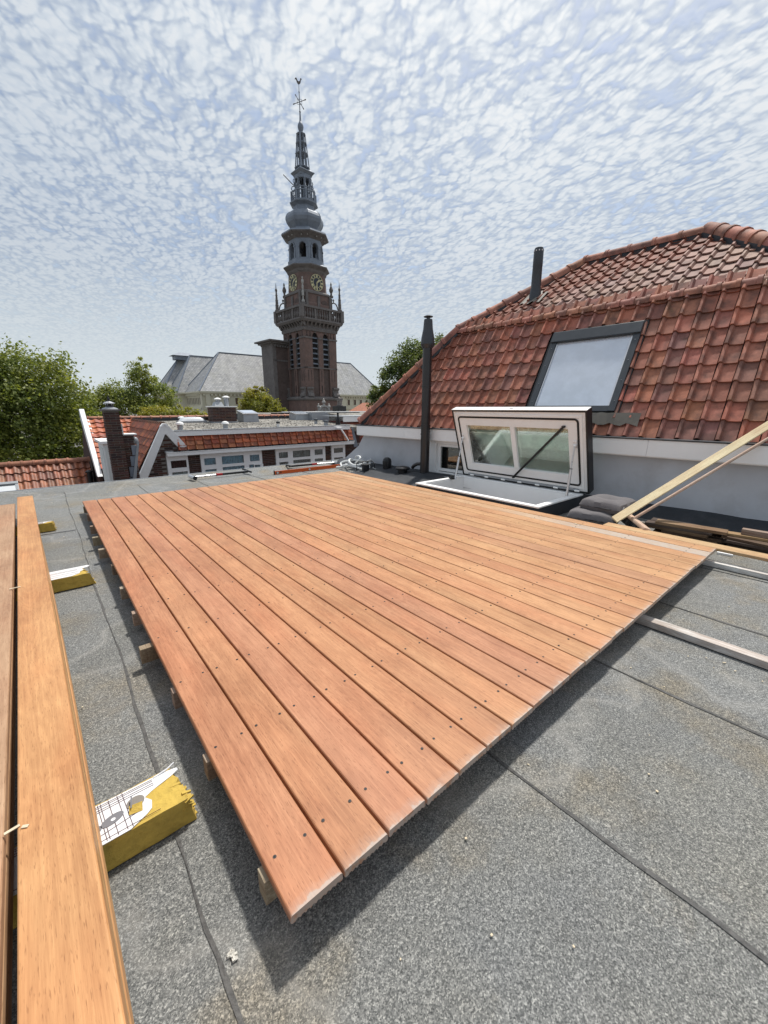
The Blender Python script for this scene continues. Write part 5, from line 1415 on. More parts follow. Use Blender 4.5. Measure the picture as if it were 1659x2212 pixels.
# buildings just behind the gravel roof
bk = thing('rear_flat_building', 'flat roofed building with dark parapet and white coping behind the gravel roof', 'building', (0, 0, 0))
MB().box(9.3, 21.0, 20.2, 27.0, -9, .93).build('walls', 'tar', bk)
MB().box(9.3, 15.0, 20.15, 20.199, .70, 1.02).build('parapet', 'black', bk)
MB().box(10.0, 21.0, 20.10, 20.4, 1.021, 1.075).build('coping', 'oldwhite', bk, bevel=.01)
MB().box(9.25, 21.0, 20.4, 27, .931, .96).build('gravel', 'gravel', bk)
MB().hexa([(12.6, 16.6, .42), (20.6, 16.6, .42), (20.6, 20.1, .42), (12.6, 20.1, .42), (12.6, 16.6, .78), (20.6, 16.6, .78), (20.6, 20.1, .98), (12.6, 20.1, .98)]).build('gravel_wing', 'gravel', bk)
wp = thing('white_roof_box', 'small flat dormer with plain white fascia beside the mansard hip', 'dormer', (0, 0, 0))
MB().box(8.92, 11.2, 13.0, 13.06, .755, .945).build('fascia', 'white', wp, bevel=.004)
MB().box(8.90, 11.2, 12.99, 14.6, .946, .965).build('roof_edge', 'zinc', wp)
MB().box(9.05, 11.2, 13.08, 14.6, -2, .75).build('walls', 'brick', wp, color=(.16, .05, .035))
mb = MB(); mb.hexa([(8.62, 11.95, -.1), (8.80, 11.95, -.1), (9.05, 13.0, .3), (8.9, 13.0, .3), (8.55, 11.98, .55), (8.62, 11.98, .60), (8.9, 13.0, .68), (8.86, 13.0, .66)]); mb.build('valley_lead', 'lead', wp)
brick_face(wp, (9.05, 13.076, .1), (1, 0, 0), (0, -1, 0), 1.0, .64, palette=[(.30, .085, .05), (.24, .07, .045), (.18, .06, .05)])
bcn = thing('black_chimney', 'black chimney block with stone pot standing on the rear white coping', 'chimney', (14.0, 20.8, .96))
MB().box(-.30, .30, -.25, .35, -.02, .42).build('stack', 'black', bcn, bevel=.02)
mb = MB(); mb.lathe([(.19, .42), (.21, .46), (.15, .50), (.13, .66), (.17, .70), (.17, .78)], 10); mb.build('pot', 'stone', bcn)
orn = thing('gable_ornament', 'carved white gable crest with three urns in front of the church tower', 'gable crest', (18.9, 30.5, .55))
mb = MB(); n = 12; oo, ii = [], []
for k in range(n + 1):
    a = math.pi * k / n; oo.append((.55 * math.cos(a), .5 + .45 * math.sin(a))); ii.append((.40 * math.cos(a), .5 + .32 * math.sin(a)))
mb.prism(oo + ii[::-1], lambda u, v, t: (u, t, v), -.1, .1); mb.build('arch', 'palestone', orn)
mb = MB()
for k in range(7):
    a = math.pi * (k + .5) / 7; mb.bar((.12 * math.cos(a), 0, .5 + .10 * math.sin(a)), (.39 * math.cos(a), 0, .5 + .31 * math.sin(a)), .05, .06)
mb.build('shell_rib', 'palestone', orn)
for x, z, s_ in ((-.52, .62, 1), (.52, .62, 1), (0, .95, 1.2)):
    mb = MB(); mb.lathe([(.10 * s_, 0), (.05 * s_, .06 * s_), (.13 * s_, .18 * s_), (.12 * s_, .27 * s_), (.05 * s_, .33 * s_), (.07 * s_, .40 * s_), (.01, .48 * s_)], 10, (x, 0, z)); mb.build('urn', 'palestone', orn, smooth=True)
MB().box(-.8, .8, -.12, .12, .40, .5).build('ledge', 'palestone', orn)
MB().box(-1.4, 1.4, .0, 6, -9.5, .39).build('house_body', 'brick', orn, color=(.09, .045, .035))

# ================================================================== CHURCH
def uvroof(name, polys, parent):
    """sloped slate faces with a world-scale uv (along eave, up the slope)"""
    vs = []; fs = []; uv = []
    for poly in polys:
        P = [Vector(p) for p in poly]
        nrm = (P[1] - P[0]).cross(P[2] - P[0]).normalized()
        a = Vector((0, 0, 1)).cross(nrm).normalized(); b = nrm.cross(a)
        o = len(vs); vs += [tuple(p) for p in P]; fs.append(tuple(range(o, o + len(P))))
        uv += [(p.dot(a), p.dot(b)) for p in P]
    me = bpy.data.meshes.new(name); me.from_pydata(vs, [], fs); me.update()
    l = me.uv_layers.new(name='UVMap')
    for i, u in enumerate(uv): l.data[i].uv = u
    return obj(name, me, 'slate', parent)
church = thing('church', 'large square church with grey slate hipped roofs and cream walls behind the tower', 'church', (0, 0, 0))
E_ = 4.2
def hiproof(x0, x1, y0, y1, zr, name='hip_roof', cap=True):
    h = (y1 - y0) / 2; ym = (y0 + y1) / 2; ins = h * 1.05
    A, B, C_, D = (x0, y0, E_), (x1, y0, E_), (x1, y1, E_), (x0, y1, E_)
    r0, r1 = (x0 + ins, ym, zr), (x1 - ins, ym, zr)
    o = uvroof(name, [(A, B, r1, r0), (D, A, r0), (B, C_, r1), (C_, D, r0, r1)], church)
    mb = MB()
    for p, q_ in ((A, r0), (D, r0), (r0, r1), (B, r1)): mb.bar(p, q_, .25, .16)
    mb.build('ridge_lead', 'lead', church)
    return o
hiproof(23.0, 66.6, 79.0, 90.6, 11.75)
hiproof(21.6, 50.0, 88.6, 96.8, 11.65)
hiproof(20.2, 45.0, 94.4, 103.8, 11.35)
mb = MB(); mb.box(24.3, 28.0, 97.4, 99.8, 11.2, 12.0); mb.build('ridge_turret', 'lead', church); mb = MB(); mb.hexa([(23.7, 96.8, 12.0), (28.5, 96.8, 12.0), (28.5, 100.4, 12.0), (23.7, 100.4, 12.0), (25.2, 98.0, 12.7), (27.2, 98.0, 12.7), (27.2, 99.2, 12.7), (25.2, 99.2, 12.7)]); mb.build('turret_roof', 'lead', church)
# walls, cornice, frieze, little windows
MB().box(23.5, 66.1, 79.6, 90.1, .2, E_ - .45).build('wall', 'cream', church)
MB().box(23.3, 66.3, 79.4, 90.3, -9, .199).build('brick_base', 'towerbrick', church)
MB().box(22.1, 23.49, 89.2, 96.6, -9, E_ - .45).build('wall', 'cream', church)
MB().box(20.7, 22.09, 95.0, 103.4, -9, E_ - .45).build('wall', 'cream', church)
for z0, z1, e in ((E_ - .449, E_ - .25, .35), (E_ - .249, E_ + .02, .62)):
    mb = MB(); mb.box(23.5 - e, 66.1 + e, 79.6 - e, 90, z0, z1).box(22.1 - e, 24, 89.2 - e, 96.6, z0 - .001, z1 - .001).box(20.7 - e, 22.5, 95 - e, 103.4, z0 - .002, z1 - .002)
    mb.build('cornice', 'cream', church)
dmb = MB()
for k in range(60): dmb.box(23.7 + k * .7, 24.0 + k * .7, 79.2, 79.6, E_ - .75, E_ - .45)
for k in range(16): dmb.box(23.1, 23.5, 80 + k * .62, 80.3 + k * .62, E_ - .75, E_ - .45)
stuff(dmb.build('cornice_block', 'cream', church))
MB().box(23.30, 66.3, 79.42, 79.6, 1.0, 1.25).build('string_course', 'cream', church)
MB().box(23.3, 23.5, 79.4, 90.0, 1.0, 1.25).build('string_course', 'cream', church)
def small_win(x, y, ax):
    if ax == 'x': w = MB().box(x - .26, x + .26, y - .03, y + .1, 1.9, 3.1)
    else: w = MB().box(x - .03, x + .1, y - .26, y + .26, 1.9, 3.1)
    w = w.build('window', 'oldbrown', church)
    if ax == 'x': MB().box(x - .38, x + .38, y - .10, y - .031, 1.74, 1.89).box(x - .40, x + .40, y - .12, y - .031, 3.11, 3.26).box(x - .40, x - .27, y - .10, y - .031, 1.89, 3.11).box(x + .27, x + .40, y - .10, y - .031, 1.89, 3.11).build('surround', 'cream', w)
    else: MB().box(x - .10, x - .031, y - .38, y + .38, 1.74, 1.89).box(x - .10, x - .031, y - .40, y - .27, 1.89, 3.11).box(x - .1, x - .031, y + .27, y + .4, 1.89, 3.11).build('surround', 'cream', w)
for k in range(24):
    small_win(24.6 + k * 1.75, 79.6, 'x')
for k in range(9): small_win(23.5, 80.6 + k * 1.0, 'y')
for k in range(5): small_win(22.1, 90.4 + k * 1.15, 'y')
for k in range(5): small_win(20.7, 96.2 + k * 1.3, 'y')
for k in range(5):
    mb = MB(); mb.box(24.1 + k * 9.9, 24.9 + k * 9.9, 79.25, 79.6, .2, E_ - .45); mb.build('pilaster', 'cream', church)
MB().box(23.3, 23.5, 79.3, 80.0, .2, E_ - .45).build('pilaster', 'cream', church)
for k, x in enumerate((30, 38.0)):
    pass

# ------------------------------------------------------------------ tower
tw = thing('church_tower', 'tall dark brick church tower with lead openwork spire, gilded clocks and weathercock', 'church tower', (40.33, 69.09, 0), R(3.7))
def sq(mb, s, z0, z1, s1=None):
    a = s / 2; b = (s1 or s) / 2
    return mb.hexa([(-a, -a, z0), (a, -a, z0), (a, a, z0), (-a, a, z0), (-b, -b, z1), (b, -b, z1), (b, b, z1), (-b, b, z1)])
def part(mb, name, m='stone', parent=None, **k): return mb.build(name, m, parent or tw, **k)
part(sq(MB(), 7.6, -9, 3.0), 'base_wall', 'towerbrick')
mb = MB(); sq(mb, 7.8, 2.55, 2.75, 8.2); sq(mb, 8.2, 2.751, 3.0); sq(mb, 8.1, 3.001, 3.25, 7.3); part(mb, 'base_cornice')
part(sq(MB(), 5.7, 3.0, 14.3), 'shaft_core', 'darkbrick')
FACES = [Matrix.Rotation(R(a), 4, 'Z') for a in (0, 90, 180, 270)]     # local -y face rotated round
def on_faces(fn, sel=(0, 1, 2, 3)):
    for k in sel:
        yield FACES[k], k
SH = 6.83 / 2
# piers: corner piers and a middle pier per face
for k in (0, 1, 2, 3):
    F = FACES[k]
    def tb(mb2, m, name, parent=None):
        o = mb2.build(name, m, parent or tw); 
        o.matrix_local = F.copy(); return o
    mb = MB(); mb.box(-SH, -SH + 1.62, -SH, -SH + 1.62, 3.25, 14.2); tb(mb, 'towerbrick', 'corner_pier')
    mb = MB(); mb.box(-.46, .46, -SH + .06, -SH + .56, 3.25, 14.2); tb(mb, 'towerbrick', 'middle_pier')
    # lower panels, set back
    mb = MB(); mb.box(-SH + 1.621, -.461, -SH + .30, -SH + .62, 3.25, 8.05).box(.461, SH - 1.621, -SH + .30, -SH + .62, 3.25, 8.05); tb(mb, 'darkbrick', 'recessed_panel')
    # string course and sill
    mb = MB(); mb.box(-SH - .05, SH + .05, -SH - .05, -SH + .5, 8.05, 8.26); tb(mb, 'stone', 'string_course')
    # impost blocks on the piers
    mb = MB(); mb.box(-SH - .12, -SH + 1.70, -SH - .12, -SH + 1.7, 12.95, 13.2).box(-.54, .54, -SH - .05, -SH + .5, 12.95, 13.2); tb(mb, 'stone', 'impost')
    # arches over the two bell openings
    for cx_ in (-1.128, 1.128):
        w_ = .665; ow = .56; pts = []
        zs_, zt_ = 13.2, 14.45
        arc = [(cx_ + ow * math.cos(a), 13.35 + .62 * math.sin(a)) for a in np.linspace(math.pi, 0, 11)]
        poly = [(cx_ - w_, zs_ - .0), (cx_ - ow, zs_)] + arc + [(cx_ + ow, zs_), (cx_ + w_, zs_), (cx_ + w_, zt_), (cx_ - w_, zt_)]
        mb = MB()
        q2 = [(cx_ - ow, zs_)] + arc + [(cx_ + ow, zs_)]
        for a, b in zip(q2[:-1], q2[1:]):
            x0, x1 = a[0], b[0]
            if x1 - x0 < 1e-5: continue
            mb.hexa([(x0, -SH + .08, a[1]), (x1, -SH + .08, b[1]), (x1, -SH + .5, b[1]), (x0, -SH + .5, a[1]), (x0, -SH + .08, zt_), (x1, -SH + .08, zt_), (x1, -SH + .5, zt_), (x0, -SH + .5, zt_)])
        mb.box(cx_ - w_, cx_ - ow, -SH + .08, -SH + .5, zs_, zt_).box(cx_ + ow, cx_ + w_, -SH + .08, -SH + .5, zs_, zt_)
        tb(mb, 'towerbrick', 'arch')
        mb = MB(); mb.box(cx_ - .1, cx_ + .1, -SH + .01, -SH + .08, 13.9, 14.35); tb(mb, 'stone', 'keystone')
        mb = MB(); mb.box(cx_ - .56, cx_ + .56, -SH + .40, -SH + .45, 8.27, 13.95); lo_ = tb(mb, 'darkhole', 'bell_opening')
        mb = MB(); mb.box(cx_ - .665, cx_ - .561, -SH + .12, -SH + .55, 8.27, 13.2).box(cx_ + .561, cx_ + .665, -SH + .12, -SH + .55, 8.27, 13.2); tb(mb, 'stone', 'jamb')
        for j in range(6):
            z = 8.75 + .85 * j
            mb = MB(); mb.hexa([(cx_ - .55, -SH + .14, z), (cx_ + .55, -SH + .14, z), (cx_ + .55, -SH + .39, z + .22), (cx_ - .55, -SH + .39, z + .22), (cx_ - .55, -SH + .14, z + .06), (cx_ + .55, -SH + .14, z + .06), (cx_ + .55, -SH + .39, z + .28), (cx_ - .55, -SH + .39, z + .28)])
            tb(mb, 'lead', 'louver')
    for x in (-2.85, -2.2, 0.0, 2.2, 2.85):      # iron wall ties
        mb = MB(); mb.box(x - .04, x + .04, -SH - .03 if abs(x) > 1 else -SH + .03, -SH + .07, 5.9, 7.75); tb(mb, 'black', 'wall_tie')
    for x in (-2.85, -2.2, 2.2, 2.85):
        mb = MB(); mb.bar((x, -SH - .03, 14.1), (x, -SH - .03, 13.45), .06, .06).bar((x, -SH - .03, 13.6), (x - .16, -SH - .03, 13.25), .05, .05).bar((x, -SH - .03, 13.6), (x + .16, -SH - .03, 13.25), .05, .05); tb(mb, 'black', 'wall_tie')
    mb = MB(); mb.box(-.06, .06, -SH - .01, -SH + .06, 3.9, 5.2); tb(mb, 'black', 'wall_slit')
    # scrolled consoles on the base
    for x in (-2.75, 2.75):
        mb = MB(); mb.prism([(-3.35, 3.25), (-4.05, 3.25), (-4.0, 3.6), (-3.75, 3.9), (-3.7, 4.3), (-3.95, 4.6), (-3.9, 4.85), (-3.35, 4.85)], lambda u, v, t: (t, u, v), x - .55, x + .55); tb(mb, 'stone', 'console')
    # corbels under the gallery
    for j in range(10):
        x = -3.75 + 7.5 * j / 9
        mb = MB(); mb.hexa([(x - .14, -SH - .22, 14.95), (x + .14, -SH - .22, 14.95), (x + .14, -SH + .1, 14.7), (x - .14, -SH + .1, 14.7), (x - .14, -SH - .72, 15.5), (x + .14, -SH - .72, 15.5), (x + .14, -SH + .1, 15.5), (x - .14, -SH + .1, 15.5)]); tb(mb, 'stone', 'corbel')
    # balustrade
    for j in range(15):
        x = -3.75 + 7.5 * (j + .5) / 15
        if j in (4, 10): 
            mb = MB(); mb.box(x - .2, x + .2, -4.32, -3.95, 16.05, 17.62); tb(mb, 'stone', 'balustrade_pier'); continue
        mb = MB(); mb.lathe([(.13, 16.05), (.09, 16.2), (.19, 16.55), (.13, 16.95), (.08, 17.2), (.14, 17.45), (.14, 17.62)], 8, (x, -4.13, 0)); tb(mb, 'stone', 'baluster')
    mb = MB(); mb.box(-4.42, 4.42, -4.42, -3.9, 17.62, 17.95); tb(mb, 'stone', 'gallery_rail')
    mb = MB(); mb.box(-4.5, -3.85, -4.5, -3.85, 16.05, 17.98); tb(mb, 'stone', 'corner_pedestal')
    # corner pinnacle
    if k != 0:
        mb = MB(); mb.lathe([(.42, 17.98), (.42, 18.2), (.30, 18.3), (.28, 19.0), (.34, 19.06), (.25, 19.15), (.23, 19.8), (.29, 19.86), (.2, 19.95), (.17, 20.6), (.23, 20.66), (.15, 20.75), (.12, 21.2), (.2, 21.4), (.2, 21.6), (.08, 21.8), (.05, 22.3), (.01, 22.7)], 8, (-3.98, -3.98, 0), R(22.5)); tb(mb, 'stone', 'pinnacle')
        # pierced arch tying it to the tower
        mb = MB(); pts = [(-3.7 + .9 * (1 - math.cos(a)) * .55, 18.3 + 1.05 * math.sin(a)) for a in np.linspace(0, math.pi, 9)]
        mb.tube([(x_, x_, z_) for x_, z_ in pts], .11, 6)
        mb.tube([(-3.2, -3.2, 19.3), (-3.2, -3.2, 19.75)], .09, 6); mb.lathe([(.02, 19.6), (.2, 19.75), (.1, 19.95), (.02, 20.0)], 6, (-3.2, -3.2, 0)); tb(mb, 'stone', 'flying_arch')
mb = MB(); sq(mb, 7.1, 14.2, 14.55, 7.25); sq(mb, 7.25, 14.551, 14.75, 7.0); part(mb, 'frieze', 'stone')
mb = MB(); sq(mb, 7.0, 14.751, 15.5); sq(mb, 8.3, 15.501, 15.8, 8.7); sq(mb, 8.75, 15.801, 16.05, 8.65); part(mb, 'gallery_floor', 'stone')
# clock stage: chamfered square
def cham(s, c): a = s / 2; return [(-a + c, -a), (a - c, -a), (a, -a + c), (a, a - c), (a - c, a), (-a + c, a), (-a, a - c), (-a, -a + c)]
def oct_ring(mb, prof, c_=None):
    n = len(prof); o = len(mb.v)
    for s, c, z in prof: mb.v += [(x, y, z) for x, y in cham(s, c)]
    for i in range(n - 1):
        for k in range(8):
            k2 = (k + 1) % 8; mb.f.append((o + i * 8 + k, o + i * 8 + k2, o + (i + 1) * 8 + k2, o + (i + 1) * 8 + k))
    mb.f.append(tuple(o + k for k in range(7, -1, -1))); mb.f.append(tuple(o + (n - 1) * 8 + k for k in range(8)))
    return mb
part(oct_ring(MB(), [(6.5, .9, 16.05), (6.5, .9, 18.6), (6.3, .95, 18.9), (6.3, .95, 20.2)]), 'lower_clock_stage', 'towerbrick')
part(oct_ring(MB(), [(6.6, .95, 20.2), (6.6, .95, 20.45), (5.9, 1.1, 20.75)]), 'clock_stage_string', 'stone')
part(oct_ring(MB(), [(5.75, 1.15, 20.7), (5.55, 1.2, 23.5)]), 'clock_stage', 'towerbrick')
part(oct_ring(MB(), [(5.55, 1.2, 23.5), (5.9, 1.3, 23.75), (6.1, 1.4, 24.05), (7.3, 2.0, 24.45), (7.35, 2.05, 24.62)]), 'clock_cornice', 'stone')
part(oct_ring(MB(), [(7.25, 2.02, 24.625), (6.0, 1.75, 25.05)]), 'cornice_lead', 'lead')
for k in (0, 3, 1, 2):
    F = FACES[k]
    mb = MB(); mb.box(-2.6, -2.2, -3.38, -3.0, 18.2, 20.2).box(2.2, 2.6, -3.38, -3.0, 18.2, 20.2).box(-.25, .25, -3.36, -3.0, 18.2, 19.9); o = part(mb, 'pilaster', 'stone'); o.matrix_local = F
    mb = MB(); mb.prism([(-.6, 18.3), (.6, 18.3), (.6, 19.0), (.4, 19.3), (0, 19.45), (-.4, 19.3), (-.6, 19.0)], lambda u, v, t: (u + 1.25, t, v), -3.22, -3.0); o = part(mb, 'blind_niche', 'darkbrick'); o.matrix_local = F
    # clock dial
    mb = MB(); mb.lathe([(1.30, 0), (1.30, .06)], 32); ck = part(mb, 'clock', 'dialblue'); ck.matrix_local = F @ Matrix.Translation((0, -2.86, 22.1)) @ Matrix.Rotation(R(90), 4, 'X')
    mb = MB(); 
    for a in range(32):
        a0, a1 = a * math.pi / 16, (a + 1) * math.pi / 16
        for r0, r1 in ((1.22, 1.30), (.72, .77)):
            mb.hexa([(r_ * math.cos(q_), r_ * math.sin(q_), z) for z in (.061, .09) for r_, q_ in ((r0, a0), (r1, a0), (r1, a1), (r0, a1))])
    mb.build('dial_ring', 'gold', ck)
    RN = ['XII', 'I', 'II', 'III', 'IIII', 'V', 'VI', 'VII', 'VIII', 'IX', 'X', 'XI']
    for h in range(12):
        ang = R(90 - 30 * h); mb = MB(); s_ = RN[h]; wl = {'I': .085, 'V': .16, 'X': .16}; tot = sum(wl[c] for c in s_); x = -tot / 2
        er = Vector((math.cos(ang), math.sin(ang), 0)); et = Vector((math.sin(ang), -math.cos(ang), 0))
        def P(u, r_): return er * r_ + et * u + Vector((0, 0, .075))
        for c in s_:
            w_ = wl[c]; a, b = x + .02, x + w_ - .02; m_ = (a + b) / 2
            if c == 'I': mb.bar(P(m_, .80), P(m_, 1.18), .085, .03, (0, 0, 1))
            elif c == 'V': mb.bar(P(a, 1.18), P(m_, .80), .085, .03, (0, 0, 1)).bar(P(b, 1.18), P(m_, .80), .045, .03, (0, 0, 1))
            else: mb.bar(P(a, 1.18), P(b, .80), .085, .03, (0, 0, 1)).bar(P(b, 1.18), P(a, .80), .045, .03, (0, 0, 1))
            x += w_
        mb.build('numeral', 'gold', ck)
    for ang, L_, w_, nm in ((R(-95), 1.12, .13, 'hour_hand'), (R(40), .80, .16, 'minute_hand')):
        mb = MB(); d = Vector((math.cos(ang), math.sin(ang), 0)); t_ = Vector((-d.y, d.x, 0))
        mb.add([d * -.2 + t_ * .04 + Vector((0, 0, .10)), d * -.2 - t_ * .04 + Vector((0, 0, .10)), d * L_ * .7 - t_ * w_ + Vector((0, 0, .10)), d * L_ + Vector((0, 0, .10)), d * L_ * .7 + t_ * w_ + Vector((0, 0, .10))], [(0, 1, 2, 3, 4)]); mb.build(nm, 'gold', ck)
    # urn finials on the corners
    mb = MB(); mb.lathe([(.34, 20.2), (.34, 20.5), (.2, 20.6), (.16, 20.9), (.34, 21.25), (.36, 21.5), (.2, 21.9), (.1, 22.1), (.16, 22.3), (.03, 22.7)], 8, (-2.95, -2.95, 0))
    if k != 0: o = part(mb, 'urn_finial', 'stone'); o.matrix_local = F
# pale figure on the near corner
mb = MB(); c0 = (-2.98, -2.98)
mb.box(c0[0] - .28, c0[0] + .28, c0[1] - .28, c0[1] + .28, 18.0, 18.6); part(mb, 'figure_plinth', 'stone', label='')
mb = MB(); mb.lathe([(.30, 18.6), (.30, 18.9), (.14, 19.0), (.13, 19.5), (.24, 19.6), (.24, 20.3), (.14, 20.4), (.20, 21.0), (.12, 21.3), (.26, 21.7), (.20, 22.0), (.06, 22.1), (.13, 22.3), (.05, 22.5)], 6, (*c0, 0)); part(mb, 'corner_figure', 'palestone')
# open lantern, octagonal
C8 = math.cos(R(22.5)); A8 = R(22.5)
def octl(mb, prof): return mb.lathe([(r / C8, z) for r, z in prof], 8, (0, 0, 0), A8)   # r = apothem
part(octl(MB(), [(2.95, 24.95), (2.95, 25.55), (2.85, 25.65)]), 'lantern_parapet', 'lead')
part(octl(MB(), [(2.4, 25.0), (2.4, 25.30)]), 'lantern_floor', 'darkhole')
for k in range(8):
    Rk = Matrix.Rotation(R(45 * k), 4, 'Z'); fw_ = 2.72 * math.tan(R(22.5))
    ow, zs_ = .56, 27.55
    mb = MB(); mb.box(-fw_, -ow, -2.72, -2.35, 25.6, 28.7).box(ow, fw_, -2.72, -2.35, 25.6, 28.7).box(-ow, ow, -2.72, -2.35, 25.6, 25.85)
    arc = [(ow * math.cos(a), zs_ + ow * math.sin(a)) for a in np.linspace(math.pi, 0, 9)]
    for a, b in zip(arc[:-1], arc[1:]):
        mb.hexa([(a[0], -2.72, a[1]), (b[0], -2.72, b[1]), (b[0], -2.35, b[1]), (a[0], -2.35, a[1]), (a[0], -2.72, 28.7), (b[0], -2.72, 28.7), (b[0], -2.35, 28.7), (a[0], -2.35, 28.7)])
    o = part(mb, 'lantern_wall', 'lead'); o.matrix_local = Rk
    mb = MB()
    for x in (-ow - .17, ow + .17): mb.box(x - .15, x + .15, -2.86, -2.721, 25.66, 26.5).box(x - .12, x + .12, -2.82, -2.721, 26.501, 27.4).box(x - .17, x + .17, -2.88, -2.721, 27.401, 27.6)
    for q_ in range(9):
        a = math.pi * (q_ + .5) / 9; mb.obox(((ow + .13) * math.cos(a), -2.77, zs_ + (ow + .13) * math.sin(a)), (.20, .1, .2), Matrix.Rotation(-a + math.pi / 2, 3, 'Y'))
    o = part(mb, 'arch_moulding', 'lead'); o.matrix_local = Rk
    mb = MB(); mb.obox((0, -3.15, 29.05), (.12, .55, .16), Matrix.Rotation(R(18), 3, 'X')); mb.obox((1.0, -3.15, 29.05), (.12, .5, .16), Matrix.Rotation(R(18), 3, 'X')); o = part(mb, 'eave_bracket', 'palestone'); o.matrix_local = Rk
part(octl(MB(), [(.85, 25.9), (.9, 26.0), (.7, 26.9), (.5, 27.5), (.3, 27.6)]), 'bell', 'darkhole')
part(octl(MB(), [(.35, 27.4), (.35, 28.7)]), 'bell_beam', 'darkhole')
part(octl(MB(), [(2.75, 28.7), (2.95, 28.85), (3.05, 28.95), (3.75, 29.35), (3.78, 29.5)]), 'lantern_cornice', 'stone')
part(octl(MB(), [(3.80, 29.505), (3.7, 29.75), (2.7, 30.05), (2.35, 30.2), (2.25, 30.55)]), 'lead_skirt', 'lead')
part(octl(MB(), [(2.25, 30.551), (2.5, 30.95), (2.8, 31.4), (2.95, 31.9), (2.92, 32.3), (2.7, 32.75), (2.3, 33.1), (1.9, 33.3), (1.75, 33.35)]), 'onion_dome', 'lead')
mb = MB()
for k in range(8):
    a = A8 + k * math.pi / 4
    mb.tube([(r / C8 * math.cos(a), r / C8 * math.sin(a), z) for r, z in ((2.5, 30.95), (2.8, 31.4), (2.95, 31.9), (2.92, 32.3), (2.7, 32.75), (2.3, 33.1))], .06, 5)
part(mb, 'dome_rib', 'lead')
part(octl(MB(), [(1.72, 33.35), (1.66, 34.0), (1.8, 34.1)]), 'drum', 'lead')
part(octl(MB(), [(1.8, 34.1), (2.2, 34.35), (2.22, 34.5), (1.9, 34.58)]), 'drum_cornice', 'lead')
for k in range(8):
    a = A8 + k * math.pi / 4; a2 = a + math.pi / 4
    p = Vector((1.9 / C8 * math.cos(a), 1.9 / C8 * math.sin(a), 0)); q_ = Vector((1.9 / C8 * math.cos(a2), 1.9 / C8 * math.sin(a2), 0)); z3 = Vector((0, 0, 1))
    mb = MB(); mb.bar(p + z3 * 34.58, p + z3 * 36.1, .2, .2, (1, 0, 0)); part(mb, 'gallery_post', 'lead')
    mb = MB(); mb.bar(p + z3 * 36.0, q_ + z3 * 36.0, .16, .14); mb.bar(p + z3 * 34.68, q_ + z3 * 34.68, .12, .12)
    for t in (.25, .5, .75): mb.bar(p.lerp(q_, t) + z3 * 34.7, p.lerp(q_, t) + z3 * 36.0, .10, .10, (1, 0, 0))
    part(mb, 'gallery_rail', 'lead')
    # scroll bracket
    d = Vector((math.cos(a), math.sin(a), 0))
    mb = MB(); mb.tube([d * 1.75 + z3 * 36.1, d * 2.0 + z3 * 36.5, d * 1.85 + z3 * 36.85, d * 1.55 + z3 * 36.9, d * 1.5 + z3 * 37.4, d * 1.65 + z3 * 37.7, d * 1.55 + z3 * 38.0], .08, 5); part(mb, 'scroll_bracket', 'lead')
    mb = MB(); mb.bar(d * 1.35 + z3 * 34.6, d * 1.32 + z3 * 38.3, .34, .2, tuple(d)); part(mb, 'upper_lantern_pier', 'lead')
    mb = MB(); dq = Vector((math.cos(a2), math.sin(a2), 0)); mb.bar(d * 1.3 + z3 * 38.2, dq * 1.3 + z3 * 38.2, .26, .5); mb.bar(d * 1.33 + z3 * 36.7, dq * 1.33 + z3 * 36.7, .12, .14); part(mb, 'upper_lantern_band', 'lead')
part(octl(MB(), [(.12, 34.6), (.10, 38.3)]), 'upper_lantern_mast', 'darkhole')
mb = MB(); sq(mb, 2.1, 38.4, 38.65, 2.3); sq(mb, 2.3, 38.66, 38.95, 2.8); sq(mb, 2.86, 38.96, 39.1, 2.8); part(mb, 'spire_cornice', 'lead', rot=(0, 0, 0))
mb = MB(); sq(mb, 2.7, 39.101, 39.5, 1.75); part(mb, 'spire_foot', 'lead')
# openwork spire
def sp_r(z): return 1.0 + (.55 - 1.0) * (z - 39.5) / (44.4 - 39.5)
for k in range(8):
    a = R(45) * k
    r0, r1 = sp_r(39.5), sp_r(44.4); f_ = 1.18 if k % 2 else .98
    mb = MB(); mb.bar((r0 * f_ * math.cos(a), r0 * f_ * math.sin(a), 39.4), (r1 * f_ * math.cos(a), r1 * f_ * math.sin(a), 44.4), .26 if k % 2 else .14, .14, (math.cos(a), math.sin(a), 0)); part(mb, 'spire_rib', 'lead')
for z in (39.6, 41.6, 43.05, 44.35):
    mb = MB(); r = sp_r(z) * 1.12; mb.lathe([(r / C8, z - .10), (r / C8 + .12, z), (r / C8 + .12, z + .06), (r / C8 - .02, z + .14)], 8, (0, 0, 0), A8); part(mb, 'spire_band', 'lead')
part(MB().lathe([(.06, 39.5), (.05, 44.4)], 8), 'spire_mast', 'lead')
part(MB().lathe([(.30, 44.45), (.42, 44.55), (.28, 44.75), (.40, 45.05), (.48, 45.4), (.44, 45.7), (.28, 46.0), (.17, 46.2), (.14, 46.6), (.10, 47.3), (.16, 47.45), (.08, 47.6), (.06, 49.9), (.11, 50.05), (.05, 50.2), (.035, 51.1)], 10), 'spire_bulb', 'lead', smooth=True)
VX = Vector((.864, -.504, 0)); VX = Matrix.Rotation(R(-3.7), 3, 'Z') @ VX     # along the picture plane
mb = MB()
for a in (R(22), R(202), R(125), R(305)):
    d = VX * math.cos(a) + Vector((0, 0, 1)) * math.sin(a); c_ = Vector((0, 0, 48.75))
    mb.bar(c_ + d * .08, c_ + d * 1.0, .07, .07); mb.bar(c_ + d * .85, c_ + d * 1.12, .13, .1)
